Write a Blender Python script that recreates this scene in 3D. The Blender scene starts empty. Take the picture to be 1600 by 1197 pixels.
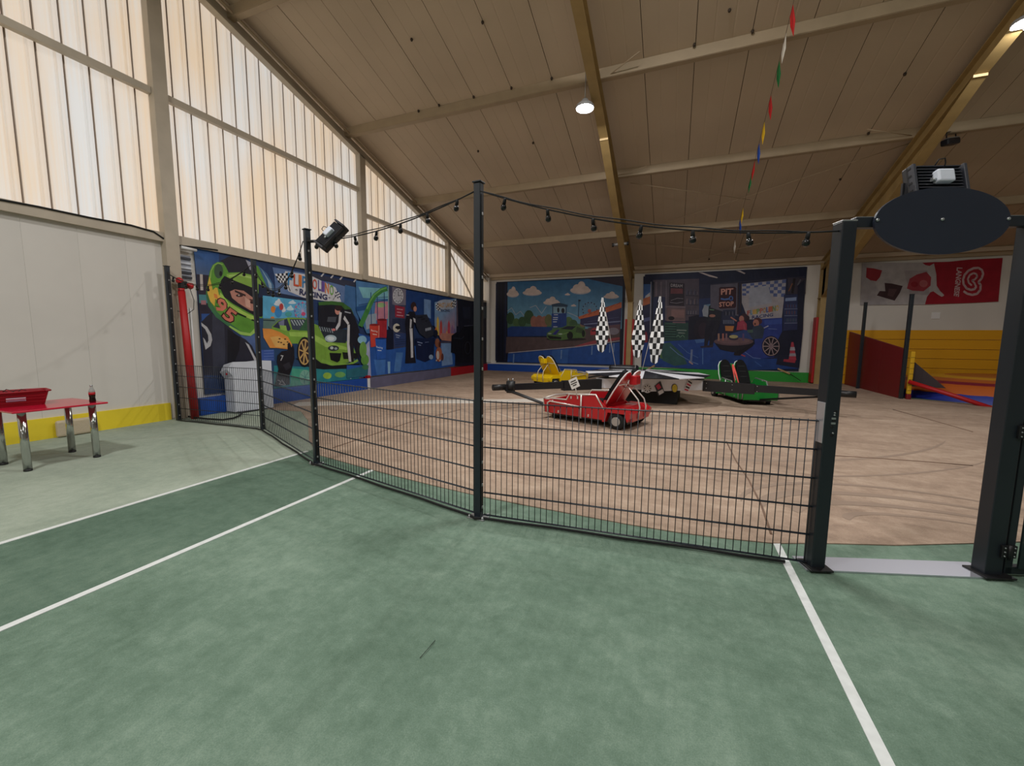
import bpy, bmesh, math, random
from mathutils import Vector, Matrix, noise
random.seed(7)
PI = math.pi
SC = bpy.context.scene
COL = SC.collection

# ------------------------------------------------------------------ camera
FPX = 638.2
yaw, pitch, roll = (math.radians(a) for a in (-21.64, -6.115, 0.48))
FWD = Vector((math.sin(yaw)*math.cos(pitch), math.cos(yaw)*math.cos(pitch), math.sin(pitch)))
r0 = Vector((math.cos(yaw), -math.sin(yaw), 0)); u0 = r0.cross(FWD)
RGT = r0*math.cos(roll) + u0*math.sin(roll)
UPV = -r0*math.sin(roll) + u0*math.cos(roll)
EYE = Vector((0, 0, 1.55))
cd = bpy.data.cameras.new('camera'); cam = bpy.data.objects.new('camera', cd); COL.objects.link(cam)
cd.sensor_width = 36; cd.lens = 36*FPX/1600; cd.clip_end = 200; cd.clip_start = 0.02
m = Matrix((RGT, UPV, -FWD)).transposed().to_4x4(); m.translation = EYE
cam.matrix_world = m
SC.camera = cam

# ------------------------------------------------------------------ world, exposure, lamps
SC.view_settings.view_transform = 'Standard'; SC.view_settings.look = 'None'
SC.view_settings.gamma = 1; SC.view_settings.use_curve_mapping = False
SC.view_settings.exposure = 0.0
w = bpy.data.worlds.new('world'); SC.world = w; w.use_nodes = True
w.node_tree.nodes['Background'].inputs[0].default_value = (0.93, 0.97, 1.0, 1)
w.node_tree.nodes['Background'].inputs[1].default_value = 1.30

def lamp_light(name, loc, power, size=0.32, color=(1.0, 0.985, 0.97), rot=(0, 0, 0)):
    l = bpy.data.lights.new(name, 'AREA'); l.shape = 'DISK'; l.size = size; l.energy = power; l.color = color
    o = bpy.data.objects.new(name, l); COL.objects.link(o); o.location = loc; o.rotation_euler = rot
    return o
HALL_AND_FILL_LAMPS = [(-2.05, 9.3, 6.50, 190), (4.97, 9.57, 6.60, 110),
              (-3.8, -1.5, 8.6, 420), (4.8, -1.5, 8.6, 220), (-3.0, -9, 6.4, 120), (4.8, -9, 6.4, 100), (-0.3, 4.6, 8.2, 300)]  # first two hang in view; the rest are unseen fill lamps, added for brightness
for i, (x, y, z, p) in enumerate(HALL_AND_FILL_LAMPS):
    lamp_light('hall_or_fill_light', (x, y, z), p, 0.30 if i < 2 else 0.9)

# ------------------------------------------------------------------ helpers
def ray(px, py): return FWD + RGT*(px-800)/FPX - UPV*(py-598.5)/FPX
def plane_pt(px, py, ax, val):
    d = ray(px, py); t = (val-EYE[ax])/d[ax]; return EYE + d*t
def vplane_pt(px, py, p0, g):           # vertical plane through p0 with horizontal direction g
    n = Vector((-g[1], g[0], 0)); d = ray(px, py)
    t = (Vector((p0[0], p0[1], 0))-EYE).dot(n)/d.dot(n); return EYE + d*t
def roof_z(y): return 7.25 - 0.285*(y-9.35)
def roof_pt(px, py, off=0.0):
    d = ray(px, py); t = (7.25+0.285*9.35-off-EYE.z)/(d.z+0.285*d.y); return EYE + d*t

def lin(c):
    return tuple(((v/255)/12.92 if v/255 <= 0.04045 else ((v/255+0.055)/1.055)**2.4) for v in c[:3])

MATS = {}
def mat(name, rgb=(128, 128, 128), rough=0.6, metal=0.0, bump=0.0, bscale=40, vary=0.0, vscale=3, alpha=None, spec=0.5, srgb=True, coat=0):
    if name in MATS: return MATS[name]
    m = bpy.data.materials.new(name); m.use_nodes = True
    nt = m.node_tree; b = nt.nodes['Principled BSDF']
    c = lin(rgb) if srgb else rgb
    b.inputs['Base Color'].default_value = (*c, 1); b.inputs['Roughness'].default_value = rough
    b.inputs['Metallic'].default_value = metal
    b.inputs['Specular IOR Level'].default_value = spec
    if coat: b.inputs['Coat Weight'].default_value = coat
    if vary or bump:
        tc = nt.nodes.new('ShaderNodeTexCoord')
    if vary:
        n = nt.nodes.new('ShaderNodeTexNoise'); n.inputs['Scale'].default_value = vscale; n.inputs['Detail'].default_value = 5
        nt.links.new(tc.outputs['Object'], n.inputs['Vector'])
        r = nt.nodes.new('ShaderNodeValToRGB'); r.color_ramp.elements[0].position = 0.3; r.color_ramp.elements[1].position = 0.7
        r.color_ramp.elements[0].color = (*[v*(1-vary) for v in c], 1); r.color_ramp.elements[1].color = (*[min(1, v*(1+vary)) for v in c], 1)
        nt.links.new(n.outputs['Fac'], r.inputs['Fac']); nt.links.new(r.outputs['Color'], b.inputs['Base Color'])
    if bump:
        n2 = nt.nodes.new('ShaderNodeTexNoise'); n2.inputs['Scale'].default_value = bscale; n2.inputs['Detail'].default_value = 3
        nt.links.new(tc.outputs['Object'], n2.inputs['Vector'])
        bp = nt.nodes.new('ShaderNodeBump'); bp.inputs['Strength'].default_value = bump; bp.inputs['Distance'].default_value = 0.01
        nt.links.new(n2.outputs['Fac'], bp.inputs['Height']); nt.links.new(bp.outputs['Normal'], b.inputs['Normal'])
    if alpha is not None:
        b.inputs['Alpha'].default_value = alpha
    MATS[name] = m
    return m

class MB:
    """collects shapes; build() links them as one mesh object"""
    def __init__(s): s.v = []; s.f = []; s.mi = []; s.cur = 0; s.smooth = []
    def add(s, vs, fs, sm=False):
        o = len(s.v); s.v += [Vector(p) for p in vs]
        for f in fs: s.f.append([i+o for i in f]); s.mi.append(s.cur); s.smooth.append(sm)
        return s
    def box(s, c, d, M=None):
        x, y, z = d[0]/2, d[1]/2, d[2]/2
        vs = [Vector((sx*x, sy*y, sz*z)) for sz in (-1, 1) for sy in (-1, 1) for sx in (-1, 1)]
        if M: vs = [M @ p for p in vs]
        vs = [p+Vector(c) for p in vs]
        return s.add(vs, [(0, 2, 3, 1), (4, 5, 7, 6), (0, 1, 5, 4), (2, 6, 7, 3), (0, 4, 6, 2), (1, 3, 7, 5)])
    def span(s, x0, x1, y0, y1, z0, z1): return s.box(((x0+x1)/2, (y0+y1)/2, (z0+z1)/2), (abs(x1-x0), abs(y1-y0), abs(z1-z0)))
    def bbox(s, c, d, bev=0.01, M=None):     # box with chamfered vertical and horizontal edges
        bm = bmesh.new(); bmesh.ops.create_cube(bm, size=1)
        for v in bm.verts: v.co = Vector((v.co.x*d[0], v.co.y*d[1], v.co.z*d[2]))
        bmesh.ops.bevel(bm, geom=bm.edges[:], offset=bev, segments=2, affect='EDGES', profile=0.5)
        bm.verts.ensure_lookup_table()
        vs = [(M @ v.co if M else v.co)+Vector(c) for v in bm.verts]
        fs = [[v.index for v in f.verts] for f in bm.faces]
        bm.verts.index_update(); fs = [[v.index for v in f.verts] for f in bm.faces]; bm.free()
        return s.add(vs, fs)
    def tube(s, path, r, n=8, cap=True, sq=False):
        path = [Vector(p) for p in path]; rings = []; up = None
        for i, p in enumerate(path):
            if i == 0: t = path[1]-p
            elif i == len(path)-1: t = p-path[i-1]
            else: t = (path[i+1]-p).normalized()+(p-path[i-1]).normalized()
            t = t.normalized() if t.length > 1e-9 else Vector((0, 0, 1))
            if up is None:
                up = Vector((0, 0, 1)) if abs(t.z) < 0.95 else Vector((1, 0, 0))
            a = t.cross(up)
            if a.length < 1e-6: a = t.cross(Vector((0, 1, 0)))
            a.normalize(); b = a.cross(t).normalized(); up = b
            rr = r[i] if isinstance(r, (list, tuple)) else r
            rings.append([p + (a*math.cos(2*PI*k/n+PI/4*sq)+b*math.sin(2*PI*k/n+PI/4*sq))*rr for k in range(n)])
        vs = [q for R in rings for q in R]
        fs = [(i*n+k, i*n+(k+1) % n, (i+1)*n+(k+1) % n, (i+1)*n+k) for i in range(len(path)-1) for k in range(n)]
        s.add(vs, fs, not sq)
        if cap:
            o = len(s.v)-len(vs)
            s.f.append([o+k for k in range(n)][::-1]); s.mi.append(s.cur); s.smooth.append(False)
            s.f.append([o+(len(path)-1)*n+k for k in range(n)]); s.mi.append(s.cur); s.smooth.append(False)
        return s
    def lathe(s, prof, c=(0, 0, 0), n=16, M=None):
        vs = []
        for r, z in prof:
            for k in range(n):
                p = Vector((r*math.cos(2*PI*k/n), r*math.sin(2*PI*k/n), z)); vs.append((M @ p if M else p)+Vector(c))
        fs = [(i*n+k, i*n+(k+1) % n, (i+1)*n+(k+1) % n, (i+1)*n+k) for i in range(len(prof)-1) for k in range(n)]
        fs2 = [list(range(n))[::-1], [(len(prof)-1)*n+k for k in range(n)]]
        s.add(vs, fs, True); o = len(s.v)-len(vs)
        for f in fs2: s.f.append([o+i for i in f]); s.mi.append(s.cur); s.smooth.append(False)
        return s
    def prism(s, poly, a, b, plane='xz'):     # poly extruded between a and b along the missing axis
        def P(u, v, t): return {'xz': (u, t, v), 'yz': (t, u, v), 'xy': (u, v, t)}[plane]
        n = len(poly); vs = [P(u, v, a) for u, v in poly]+[P(u, v, b) for u, v in poly]
        fs = [[i, (i+1) % n, n+(i+1) % n, n+i] for i in range(n)]+[list(range(n))[::-1], list(range(n, 2*n))]
        return s.add(vs, fs)
    def mesh(s, name, mats):
        me = bpy.data.meshes.new(name); me.from_pydata([tuple(p) for p in s.v], [], s.f)
        for mm in (mats if isinstance(mats, (list, tuple)) else [mats]): me.materials.append(mm)
        for p, mi, sm in zip(me.polygons, s.mi, s.smooth): p.material_index = mi; p.use_smooth = sm
        bm = bmesh.new(); bm.from_mesh(me); bmesh.ops.recalc_face_normals(bm, faces=bm.faces); bm.to_mesh(me); bm.free()
        me.update(); return me
    def build(s, name, mats, parent=None, local=False):
        if parent is not None and not local:
            inv = WM[parent.name].inverted(); s.v = [inv @ p for p in s.v]
        o = bpy.data.objects.new(name, s.mesh(name, mats)); COL.objects.link(o)
        if parent is not None: o.parent = parent; WM[o.name] = WM[parent.name]
        else: WM[o.name] = Matrix()
        return o
WM = {}
def tag(o, label=None, cat=None, group=None, kind=None):
    if label: o['label'] = label
    if cat: o['category'] = cat
    if group: o['group'] = group
    if kind: o['kind'] = kind
    return o
def thing(name, label, cat, loc=(0, 0, 0), rz=0, group=None):
    o = bpy.data.objects.new(name, None); COL.objects.link(o); o.location = loc; o.rotation_euler = (0, 0, rz)
    o.empty_display_size = 0.1
    WM[o.name] = Matrix.Translation(Vector(loc)) @ Matrix.Rotation(rz, 4, 'Z')
    return tag(o, label, cat, group)
def solo(name, mb, mats, label, cat, loc, group=None):       # a thing that is one mesh, origin at its base
    mb.v = [p-Vector(loc) for p in mb.v]
    o = mb.build(name, mats); o.location = loc; WM[o.name] = Matrix.Translation(Vector(loc))
    return tag(o, label, cat, group)
def struct(name, mb, mats, parent=None):
    o = mb.build(name, mats, parent)
    if parent is None: o['kind'] = 'structure'
    return o
def place(name, me, parent, loc, rot=(0, 0, 0), scale=(1, 1, 1)):
    o = bpy.data.objects.new(name, me); COL.objects.link(o); o.parent = parent; o.location = loc; o.rotation_euler = rot; o.scale = scale
    WM[o.name] = WM[parent.name]
    return o

# ------------------------------------------------------------------ materials
steel = mat('painted_frame_steel', (182, 170, 152), 0.5, vary=0.08)
ochre = mat('ochre_painted_steel', (160, 134, 86), 0.55, vary=0.12)
roofm = mat('roof_sheet', (188, 169, 146), 0.75, vary=0.07, vscale=0.6)
roofdark = mat('roof_joint', (96, 80, 62), 0.8)
purlinm = mat('purlin_steel', (166, 147, 120), 0.6, vary=0.06)
cream = mat('cream_wall', (208, 203, 196), 0.8, vary=0.05, vscale=0.8)
creamdark = mat('cream_joint', (150, 144, 132), 0.8)
anth = mat('anthracite_coating', (34, 41, 49), 0.42, vary=0.08, vscale=9)
anthb = mat('anthracite_gate', (27, 33, 40), 0.38)
blackp = mat('black_plastic', (20, 20, 22), 0.45)
blackr = mat('black_rubber', (16, 16, 17), 0.8)
zinc = mat('zinc', (185, 188, 190), 0.35, 0.8)
chrome = mat('chrome', (196, 198, 196), 0.16, 1.0)
white = mat('white_lacquer', (225, 225, 225), 0.4)
offw = mat('white_console', (200, 204, 214), 0.45)
redl = mat('red_lacquer', (178, 14, 28), 0.32, coat=0.4)
redpad = mat('red_padding', (168, 12, 20), 0.5)
reddark = mat('dark_red_board', (116, 14, 20), 0.5)
yell = mat('yellow_lacquer', (226, 190, 12), 0.35)
yellk = mat('yellow_wall_paint', (226, 202, 44), 0.65, vary=0.1, vscale=2)
bluek = mat('blue_padding', (14, 70, 156), 0.5)
greenk = mat('green_padding', (34, 142, 46), 0.5)
greyk = mat('lilac_grey_padding', (100, 98, 124), 0.6, vary=0.12)
greenl = mat('green_lacquer', (28, 132, 52), 0.32)
orangew = mat('orange_mat', (224, 162, 16), 0.6)
wood = mat('bare_wood', (176, 142, 98), 0.7, vary=0.15, vscale=12)
linew = mat('court_line_white', (208, 212, 210), 0.85, vary=0.07, vscale=20)
paleCov = mat('pale_cable_cover', (196, 188, 178), 0.8, vary=0.1)
redt = mat('red_table_top', (190, 20, 52), 0.22, coat=0.3)
redb = mat('red_basket_plastic', (140, 6, 26), 0.4)
alum = mat('brushed_aluminium', (206, 208, 218), 0.42, 0.85)
cola = mat('cola', (26, 8, 6), 0.1)
glass = mat('clear_glass', (220, 225, 225), 0.05, alpha=0.35)
pinkbelt = mat('red_belt', (235, 90, 80), 0.7)

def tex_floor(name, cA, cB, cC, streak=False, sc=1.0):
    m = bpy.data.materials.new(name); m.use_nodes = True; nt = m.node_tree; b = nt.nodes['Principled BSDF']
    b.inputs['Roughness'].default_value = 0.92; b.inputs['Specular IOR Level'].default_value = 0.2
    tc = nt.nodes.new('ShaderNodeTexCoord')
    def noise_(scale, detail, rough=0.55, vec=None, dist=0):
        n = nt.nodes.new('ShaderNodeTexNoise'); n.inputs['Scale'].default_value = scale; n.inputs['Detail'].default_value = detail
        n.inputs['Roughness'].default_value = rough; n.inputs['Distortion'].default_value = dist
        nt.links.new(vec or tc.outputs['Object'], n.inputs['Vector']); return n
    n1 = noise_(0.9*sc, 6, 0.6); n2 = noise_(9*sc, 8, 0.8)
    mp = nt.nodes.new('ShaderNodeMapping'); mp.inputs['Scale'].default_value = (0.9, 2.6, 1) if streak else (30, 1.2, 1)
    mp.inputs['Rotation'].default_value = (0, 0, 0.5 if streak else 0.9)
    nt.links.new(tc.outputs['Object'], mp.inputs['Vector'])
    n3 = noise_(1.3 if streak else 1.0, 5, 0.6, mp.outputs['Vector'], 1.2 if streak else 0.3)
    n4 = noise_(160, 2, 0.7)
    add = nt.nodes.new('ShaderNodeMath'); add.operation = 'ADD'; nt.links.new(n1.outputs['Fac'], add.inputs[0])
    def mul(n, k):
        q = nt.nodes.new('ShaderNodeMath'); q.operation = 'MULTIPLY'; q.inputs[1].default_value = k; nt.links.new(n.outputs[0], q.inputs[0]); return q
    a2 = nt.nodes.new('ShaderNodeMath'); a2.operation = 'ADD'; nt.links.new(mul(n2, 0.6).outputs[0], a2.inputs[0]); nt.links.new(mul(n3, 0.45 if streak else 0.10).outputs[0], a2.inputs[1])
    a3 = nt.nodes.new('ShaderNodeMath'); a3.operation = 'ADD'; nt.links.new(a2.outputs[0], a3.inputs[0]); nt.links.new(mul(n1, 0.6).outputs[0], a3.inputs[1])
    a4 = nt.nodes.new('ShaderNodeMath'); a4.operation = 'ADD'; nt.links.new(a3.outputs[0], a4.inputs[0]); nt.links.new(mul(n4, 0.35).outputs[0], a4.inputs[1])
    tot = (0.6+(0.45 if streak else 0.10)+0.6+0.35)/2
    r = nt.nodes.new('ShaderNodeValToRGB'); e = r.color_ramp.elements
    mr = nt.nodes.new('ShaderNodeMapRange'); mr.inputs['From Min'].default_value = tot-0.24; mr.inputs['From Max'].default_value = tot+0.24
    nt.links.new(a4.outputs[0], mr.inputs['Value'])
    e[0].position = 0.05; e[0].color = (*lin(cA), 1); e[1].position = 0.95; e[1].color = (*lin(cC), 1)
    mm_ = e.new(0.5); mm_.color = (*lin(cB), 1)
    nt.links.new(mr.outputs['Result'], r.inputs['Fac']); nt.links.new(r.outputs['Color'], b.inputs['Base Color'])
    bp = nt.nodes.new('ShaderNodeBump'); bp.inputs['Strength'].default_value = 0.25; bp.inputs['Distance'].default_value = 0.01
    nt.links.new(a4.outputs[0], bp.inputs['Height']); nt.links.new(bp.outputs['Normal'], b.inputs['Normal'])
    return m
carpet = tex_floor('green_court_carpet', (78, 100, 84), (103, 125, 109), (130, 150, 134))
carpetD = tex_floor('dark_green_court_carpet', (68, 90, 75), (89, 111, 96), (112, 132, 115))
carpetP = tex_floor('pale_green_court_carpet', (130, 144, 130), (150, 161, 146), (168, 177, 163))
clay = tex_floor('brown_clay_sheet', (132, 113, 99), (164, 142, 124), (188, 167, 148), True, 0.7)

def translucent_mat():
    m = bpy.data.materials.new('translucent_corrugated_sheet'); m.use_nodes = True; nt = m.node_tree
    nt.nodes.remove(nt.nodes['Principled BSDF']); out = nt.nodes['Material Output']
    tc = nt.nodes.new('ShaderNodeTexCoord'); mp = nt.nodes.new('ShaderNodeMapping'); mp.inputs['Scale'].default_value = (1, 0.9, 0.35)
    nt.links.new(tc.outputs['Object'], mp.inputs['Vector'])
    n = nt.nodes.new('ShaderNodeTexNoise'); n.inputs['Scale'].default_value = 1.0; n.inputs['Detail'].default_value = 4
    nt.links.new(mp.outputs['Vector'], n.inputs['Vector'])
    mp2 = nt.nodes.new('ShaderNodeMapping'); mp2.inputs['Scale'].default_value = (1, 34, 0.5); nt.links.new(tc.outputs['Object'], mp2.inputs['Vector'])
    n2 = nt.nodes.new('ShaderNodeTexNoise'); n2.inputs['Scale'].default_value = 1.0; n2.inputs['Detail'].default_value = 3
    nt.links.new(mp2.outputs['Vector'], n2.inputs['Vector'])
    ad = nt.nodes.new('ShaderNodeMath'); ad.operation = 'MULTIPLY_ADD'; ad.inputs[1].default_value = 0.35
    nt.links.new(n2.outputs['Fac'], ad.inputs[0]); nt.links.new(n.outputs['Fac'], ad.inputs[2])
    r = nt.nodes.new('ShaderNodeValToRGB'); e = r.color_ramp.elements
    e[0].position = 0.5; e[0].color = (0.84, 0.64, 0.45, 1); e[1].position = 0.88; e[1].color = (0.78, 0.74, 0.70, 1)
    nt.links.new(ad.outputs[0], r.inputs['Fac'])
    t = nt.nodes.new('ShaderNodeBsdfTranslucent'); d = nt.nodes.new('ShaderNodeBsdfDiffuse'); mx = nt.nodes.new('ShaderNodeMixShader'); mx.inputs[0].default_value = 0.35
    nt.links.new(r.outputs['Color'], t.inputs['Color']); nt.links.new(r.outputs['Color'], d.inputs['Color'])
    nt.links.new(t.outputs[0], mx.inputs[1]); nt.links.new(d.outputs[0], mx.inputs[2]); nt.links.new(mx.outputs[0], out.inputs['Surface'])
    return m
sheet = translucent_mat()
sheet_seam = mat('sheet_overlap', (190, 172, 156), 0.8)

def print_mat(name, gain):
    m = bpy.data.materials.new(name); m.use_nodes = True; nt = m.node_tree; b = nt.nodes['Principled BSDF']
    b.inputs['Roughness'].default_value = 0.55; b.inputs['Specular IOR Level'].default_value = 0.3
    a = nt.nodes.new('ShaderNodeAttribute'); a.attribute_name = 'Col'
    mx = nt.nodes.new('ShaderNodeMix'); mx.data_type = 'RGBA'; mx.blend_type = 'MULTIPLY'; mx.inputs[0].default_value = 1
    mx.inputs[7].default_value = (gain, gain, gain, 1)
    tc = nt.nodes.new('ShaderNodeTexCoord'); n = nt.nodes.new('ShaderNodeTexNoise'); n.inputs['Scale'].default_value = 4; n.inputs['Detail'].default_value = 6
    nt.links.new(tc.outputs['Object'], n.inputs['Vector'])
    mr = nt.nodes.new('ShaderNodeMapRange'); mr.inputs['To Min'].default_value = 0.65; mr.inputs['To Max'].default_value = 1.35
    nt.links.new(n.outputs['Fac'], mr.inputs['Value'])
    m2 = nt.nodes.new('ShaderNodeMix'); m2.data_type = 'RGBA'; m2.blend_type = 'MULTIPLY'; m2.inputs[0].default_value = 1
    nt.links.new(a.outputs['Color'], mx.inputs[6]); nt.links.new(mx.outputs[2], m2.inputs[6]); nt.links.new(mr.outputs['Result'], m2.inputs[7])
    nt.links.new(m2.outputs[2], b.inputs['Base Color'])
    mp = nt.nodes.new('ShaderNodeMapping'); mp.inputs['Scale'].default_value = (1.2, 1.2, 0.5); nt.links.new(tc.outputs['Object'], mp.inputs['Vector'])
    n2 = nt.nodes.new('ShaderNodeTexNoise'); n2.inputs['Scale'].default_value = 1.5; n2.inputs['Distortion'].default_value = 1.0
    nt.links.new(mp.outputs['Vector'], n2.inputs['Vector'])
    bp = nt.nodes.new('ShaderNodeBump'); bp.inputs['Strength'].default_value = 0.5; bp.inputs['Distance'].default_value = 0.05
    nt.links.new(n2.outputs['Fac'], bp.inputs['Height']); nt.links.new(bp.outputs['Normal'], b.inputs['Normal'])
    return m

# ------------------------------------------------------------------ setting: floor
XL, XR, YB, YF, RIDGE = -8.75, 16.0, 18.6, -14.0, -3.0
def roofh(y): return roof_z(y) if y >= RIDGE else roof_z(RIDGE) - 0.285*(RIDGE-y)
b = MB()
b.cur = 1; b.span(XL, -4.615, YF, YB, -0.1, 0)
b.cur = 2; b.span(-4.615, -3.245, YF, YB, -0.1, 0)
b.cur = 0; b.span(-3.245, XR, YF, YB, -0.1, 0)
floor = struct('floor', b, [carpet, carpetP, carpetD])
for x, ye in ((-4.615, 4.05), (-3.245, 3.98), (0.80, 3.72)):
    MB().span(x-0.025, x+0.025, YF, ye, 0, 0.004).build('court_line', linew, floor)
# brown clay sheet
G2 = lambda x, y: plane_pt(x, y, 2, 0)
edge = [G2(*p) for p in ((430, 641), (470, 643), (481, 657), (483, 690), (500, 712), (560, 729), (620, 745), (680, 760), (745, 775), (820, 790), (900, 805), (980, 820), (1060, 833), (1140, 843), (1210, 850), (1290, 850), (1400, 853), (1520, 850))]
poly = [(XL+0.05, 6.2)]+[(p.x, p.y) for p in edge]+[(4.0, 5.0), (6.5, 7.5), (8.3, 10.3), (8.6, 13.2), (5.9, 14.6), (5.9, YB), (XL+0.05, YB)]
b = MB()
vs = [(x, y, 0.008) for x, y in poly]; n = len(vs)
b.add(vs+[(x, y, 0) for x, y in poly], [list(range(n))]+[[i, n+i, n+(i+1) % n, (i+1) % n] for i in range(n)])
cl = struct('clay_floor_sheet', b, clay)
joint = mat('sheet_joint', (120, 96, 80), 0.9, vary=0.2)
for pts in (((1135, 690), (1150, 720), (1170, 750), (1190, 790), (1205, 835)), ((1395, 640), (1450, 655), (1520, 675)), ((1300, 712), (1380, 717), (1450, 722), (1520, 728)),
            ((520, 700), (640, 660), (720, 640)), ((760, 660), (860, 652))):
    MB().tube([plane_pt(*p, 2, 0.009) for p in pts], 0.009, 4).build('sheet_seam', joint, cl)
# swept tyre arcs pressed into the sheet around the ride and by the gate
arcm = mat('tyre_mark', (148, 128, 112), 0.9); arcl = mat('worn_pale_mark', (180, 161, 143), 0.9)
C0 = Vector((-0.7, 11.2, 0))
def arc_strip(c, r, wd, a0, a1, z, mt, n=28, ex=1.0):
    vs = []; fs = []
    for i in range(n+1):
        a = math.radians(a0+(a1-a0)*i/n); w_ = wd*(math.sin(PI*i/n)**0.5+0.05)
        for rr in (r-w_/2, r+w_/2): vs.append((c[0]+rr*math.cos(a)*ex, c[1]+rr*math.sin(a), z))
    fs = [(2*i, 2*i+1, 2*i+3, 2*i+2) for i in range(n)]
    MB().add(vs, fs).build('wear_mark', mt, cl)
for r, wd, a0, a1, mt in ((4.4, 0.07, 222, 300, arcl), (3.0, 0.05, 270, 350, arcm), (4.9, 0.05, 200, 280, arcm), (5.5, 0.08, 230, 330, arcm), (3.5, 0.06, 290, 380, arcm), (2.2, 0.25, 260, 330, arcl), (6.1, 0.06, 210, 320, arcm), (3.9, 0.08, 300, 360, arcm)):
    arc_strip(C0, r, wd, a0, a1, 0.0083+0.00012*len(cl.children), mt)
for r, wd, a0, a1, ex in ((0.30, 0.05, 60, 185, 2.4), (0.52, 0.09, 50, 182, 2.1), (0.80, 0.10, 60, 178, 1.7), (1.10, 0.06, 50, 176, 1.4)):
    arc_strip((2.2, 4.28), r, wd, a0, a1, 0.0083+0.00012*len(cl.children), arcm, ex=ex)
# pale cover strip over the power cable from console to ride
p0, p1 = Vector((-8.1, 6.85, 0)), Vector((-1.3, 10.9, 0)); d = (p1-p0).normalized(); nrm = Vector((-d.y, d.x, 0))
b = MB(); K = 16
vs = []
for i in range(K+1):
    q = p0.lerp(p1, i/K); ww = 0.24+0.03*math.sin(i*1.7)
    for s_, z in ((-ww, 0.009), (-ww+0.03, 0.028), (ww-0.03, 0.028), (ww, 0.009)): vs.append(q+nrm*s_+Vector((0, 0, z)))
b.add(vs, [(4*i+j, 4*i+j+1, 4*i+j+5, 4*i+j+4) for i in range(K) for j in range(3)])
solo('cable_cover', b, paleCov, 'long pale cover strip across the brown floor from console to ride', 'cable cover', (-4.7, 8.9, 0))

# ------------------------------------------------------------------ setting: gable wall on the left
wl = struct('wall_left', MB().span(XL-0.12, XL, YF, YB, 0, 3.28), cream)
# lower cladding boards
me = MB().box((0.006, 0, 1.64), (0.012, 0.5985, 3.24)).mesh('wall_board', cream)
y = -1.2
while y < 18.2:
    place('wall_board', me, wl, (XL, y+0.3, 0)); y += 0.6
b = MB().span(XL-0.12, XL, YF, -1.2, 0, 3.28); tag(b.build('wall_board', cream, wl), kind=None)
MB().span(XL, XL+0.04, YF, 4.66, 0.0, 0.315).build('yellow_skirting', yellk, wl)
# translucent sheets, one strip per rib
def strip_mesh(y0, y1):
    zt0, zt1 = roofh(y0)-0.02, roofh(y1)-0.02; yb = y0+0.035
    X = XL-0.06
    b = MB(); zb = 3.2; wv = (y1-y0); prof = [(y0, -0.035), (y0+0.016, 0.0), (y0+wv*0.62, 0.006), (y0+wv*0.70, 0.022), (y0+wv*0.78, 0.006), (y1-0.008, 0.0), (y1, -0.035)]
    vs = []
    for yy, dx in prof:
        for z in (zb, roofh(yy)-0.02): vs.append((X+dx, yy, z))
    for i in range(len(prof)-1):
        b.cur = 1 if i in (0, 5) else 0
        b.add(vs[2*i:2*i+4], [(0, 2, 3, 1)])
    return b
y = -4.0
while y < YB-0.05:
    y1 = min(y+0.295, YB)
    if roofh(y1) > 3.4: strip_mesh(y, y1).build('translucent_sheet', [sheet, sheet_seam], wl)
    y += 0.295
b = MB()
yy = YF
while yy < -4.01:
    y1 = min(yy+0.5, -4.0)
    b.add([(XL-0.06, yy, 3.2), (XL-0.06, y1, 3.2), (XL-0.06, y1, roofh(y1)), (XL-0.06, yy, roofh(yy))], [(0, 1, 2, 3)]); yy = y1
b.build('translucent_sheet', sheet, wl)
# steelwork on the gable
def ibeam(b, p0, p1, hgt, wid, t=0.012, vert=(0, 0, 1)):
    p0, p1 = Vector(p0), Vector(p1); d = (p1-p0).normalized(); v = Vector(vert); s_ = d.cross(v).normalized(); v = s_.cross(d).normalized()
    for (off, a, c) in (((hgt/2-t/2), wid, t), (-(hgt/2-t/2), wid, t), (0, t, hgt-2*t)):
        vs = []
        for p in (p0, p1):
            for i, j in ((-1, -1), (1, -1), (1, 1), (-1, 1)): vs.append(p+v*(off+j*c/2)+s_*(i*a/2))
        b.add(vs, [(0, 1, 2, 3), (7, 6, 5, 4), (0, 4, 5, 1), (1, 5, 6, 2), (2, 6, 7, 3), (3, 7, 4, 0)])
    return b
gf = struct('trim_1', MB().span(XL, XL+0.10, YF, YB-0.1, 3.25, 3.41), steel)
for yc in (-5.1, -0.1, 4.835, 9.87, 14.74):
    MB().span(XL, XL+0.16, yc-0.11, yc+0.11, 0.0 if yc < 5 else 3.27, roofh(yc)-0.34).build('steel_column', steel, gf)
for y0, y1, z in ((-5.0, -0.2, 5.80), (0.0, 4.72, 5.80), (4.95, 9.76, 5.80), (9.98, 14.63, 5.16), (-0.2+0.2, 4.72, 8.2)):
    b = MB(); b.span(XL-0.01, XL+0.09, y0, y1, z-0.055, z+0.055); b.build('girt', steel, gf)
b = MB(); b.tube([(XL+0.05, 14.9, 5.1), (XL+0.05, 16.9, 3.42)], 0.035, 4, sq=True); b.build('diagonal_brace', steel, gf)
MB().span(XL-0.12, XL+0.24, YB-0.26, YB, 0.4, 4.70).build('corner_post', cream, gf)
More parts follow.
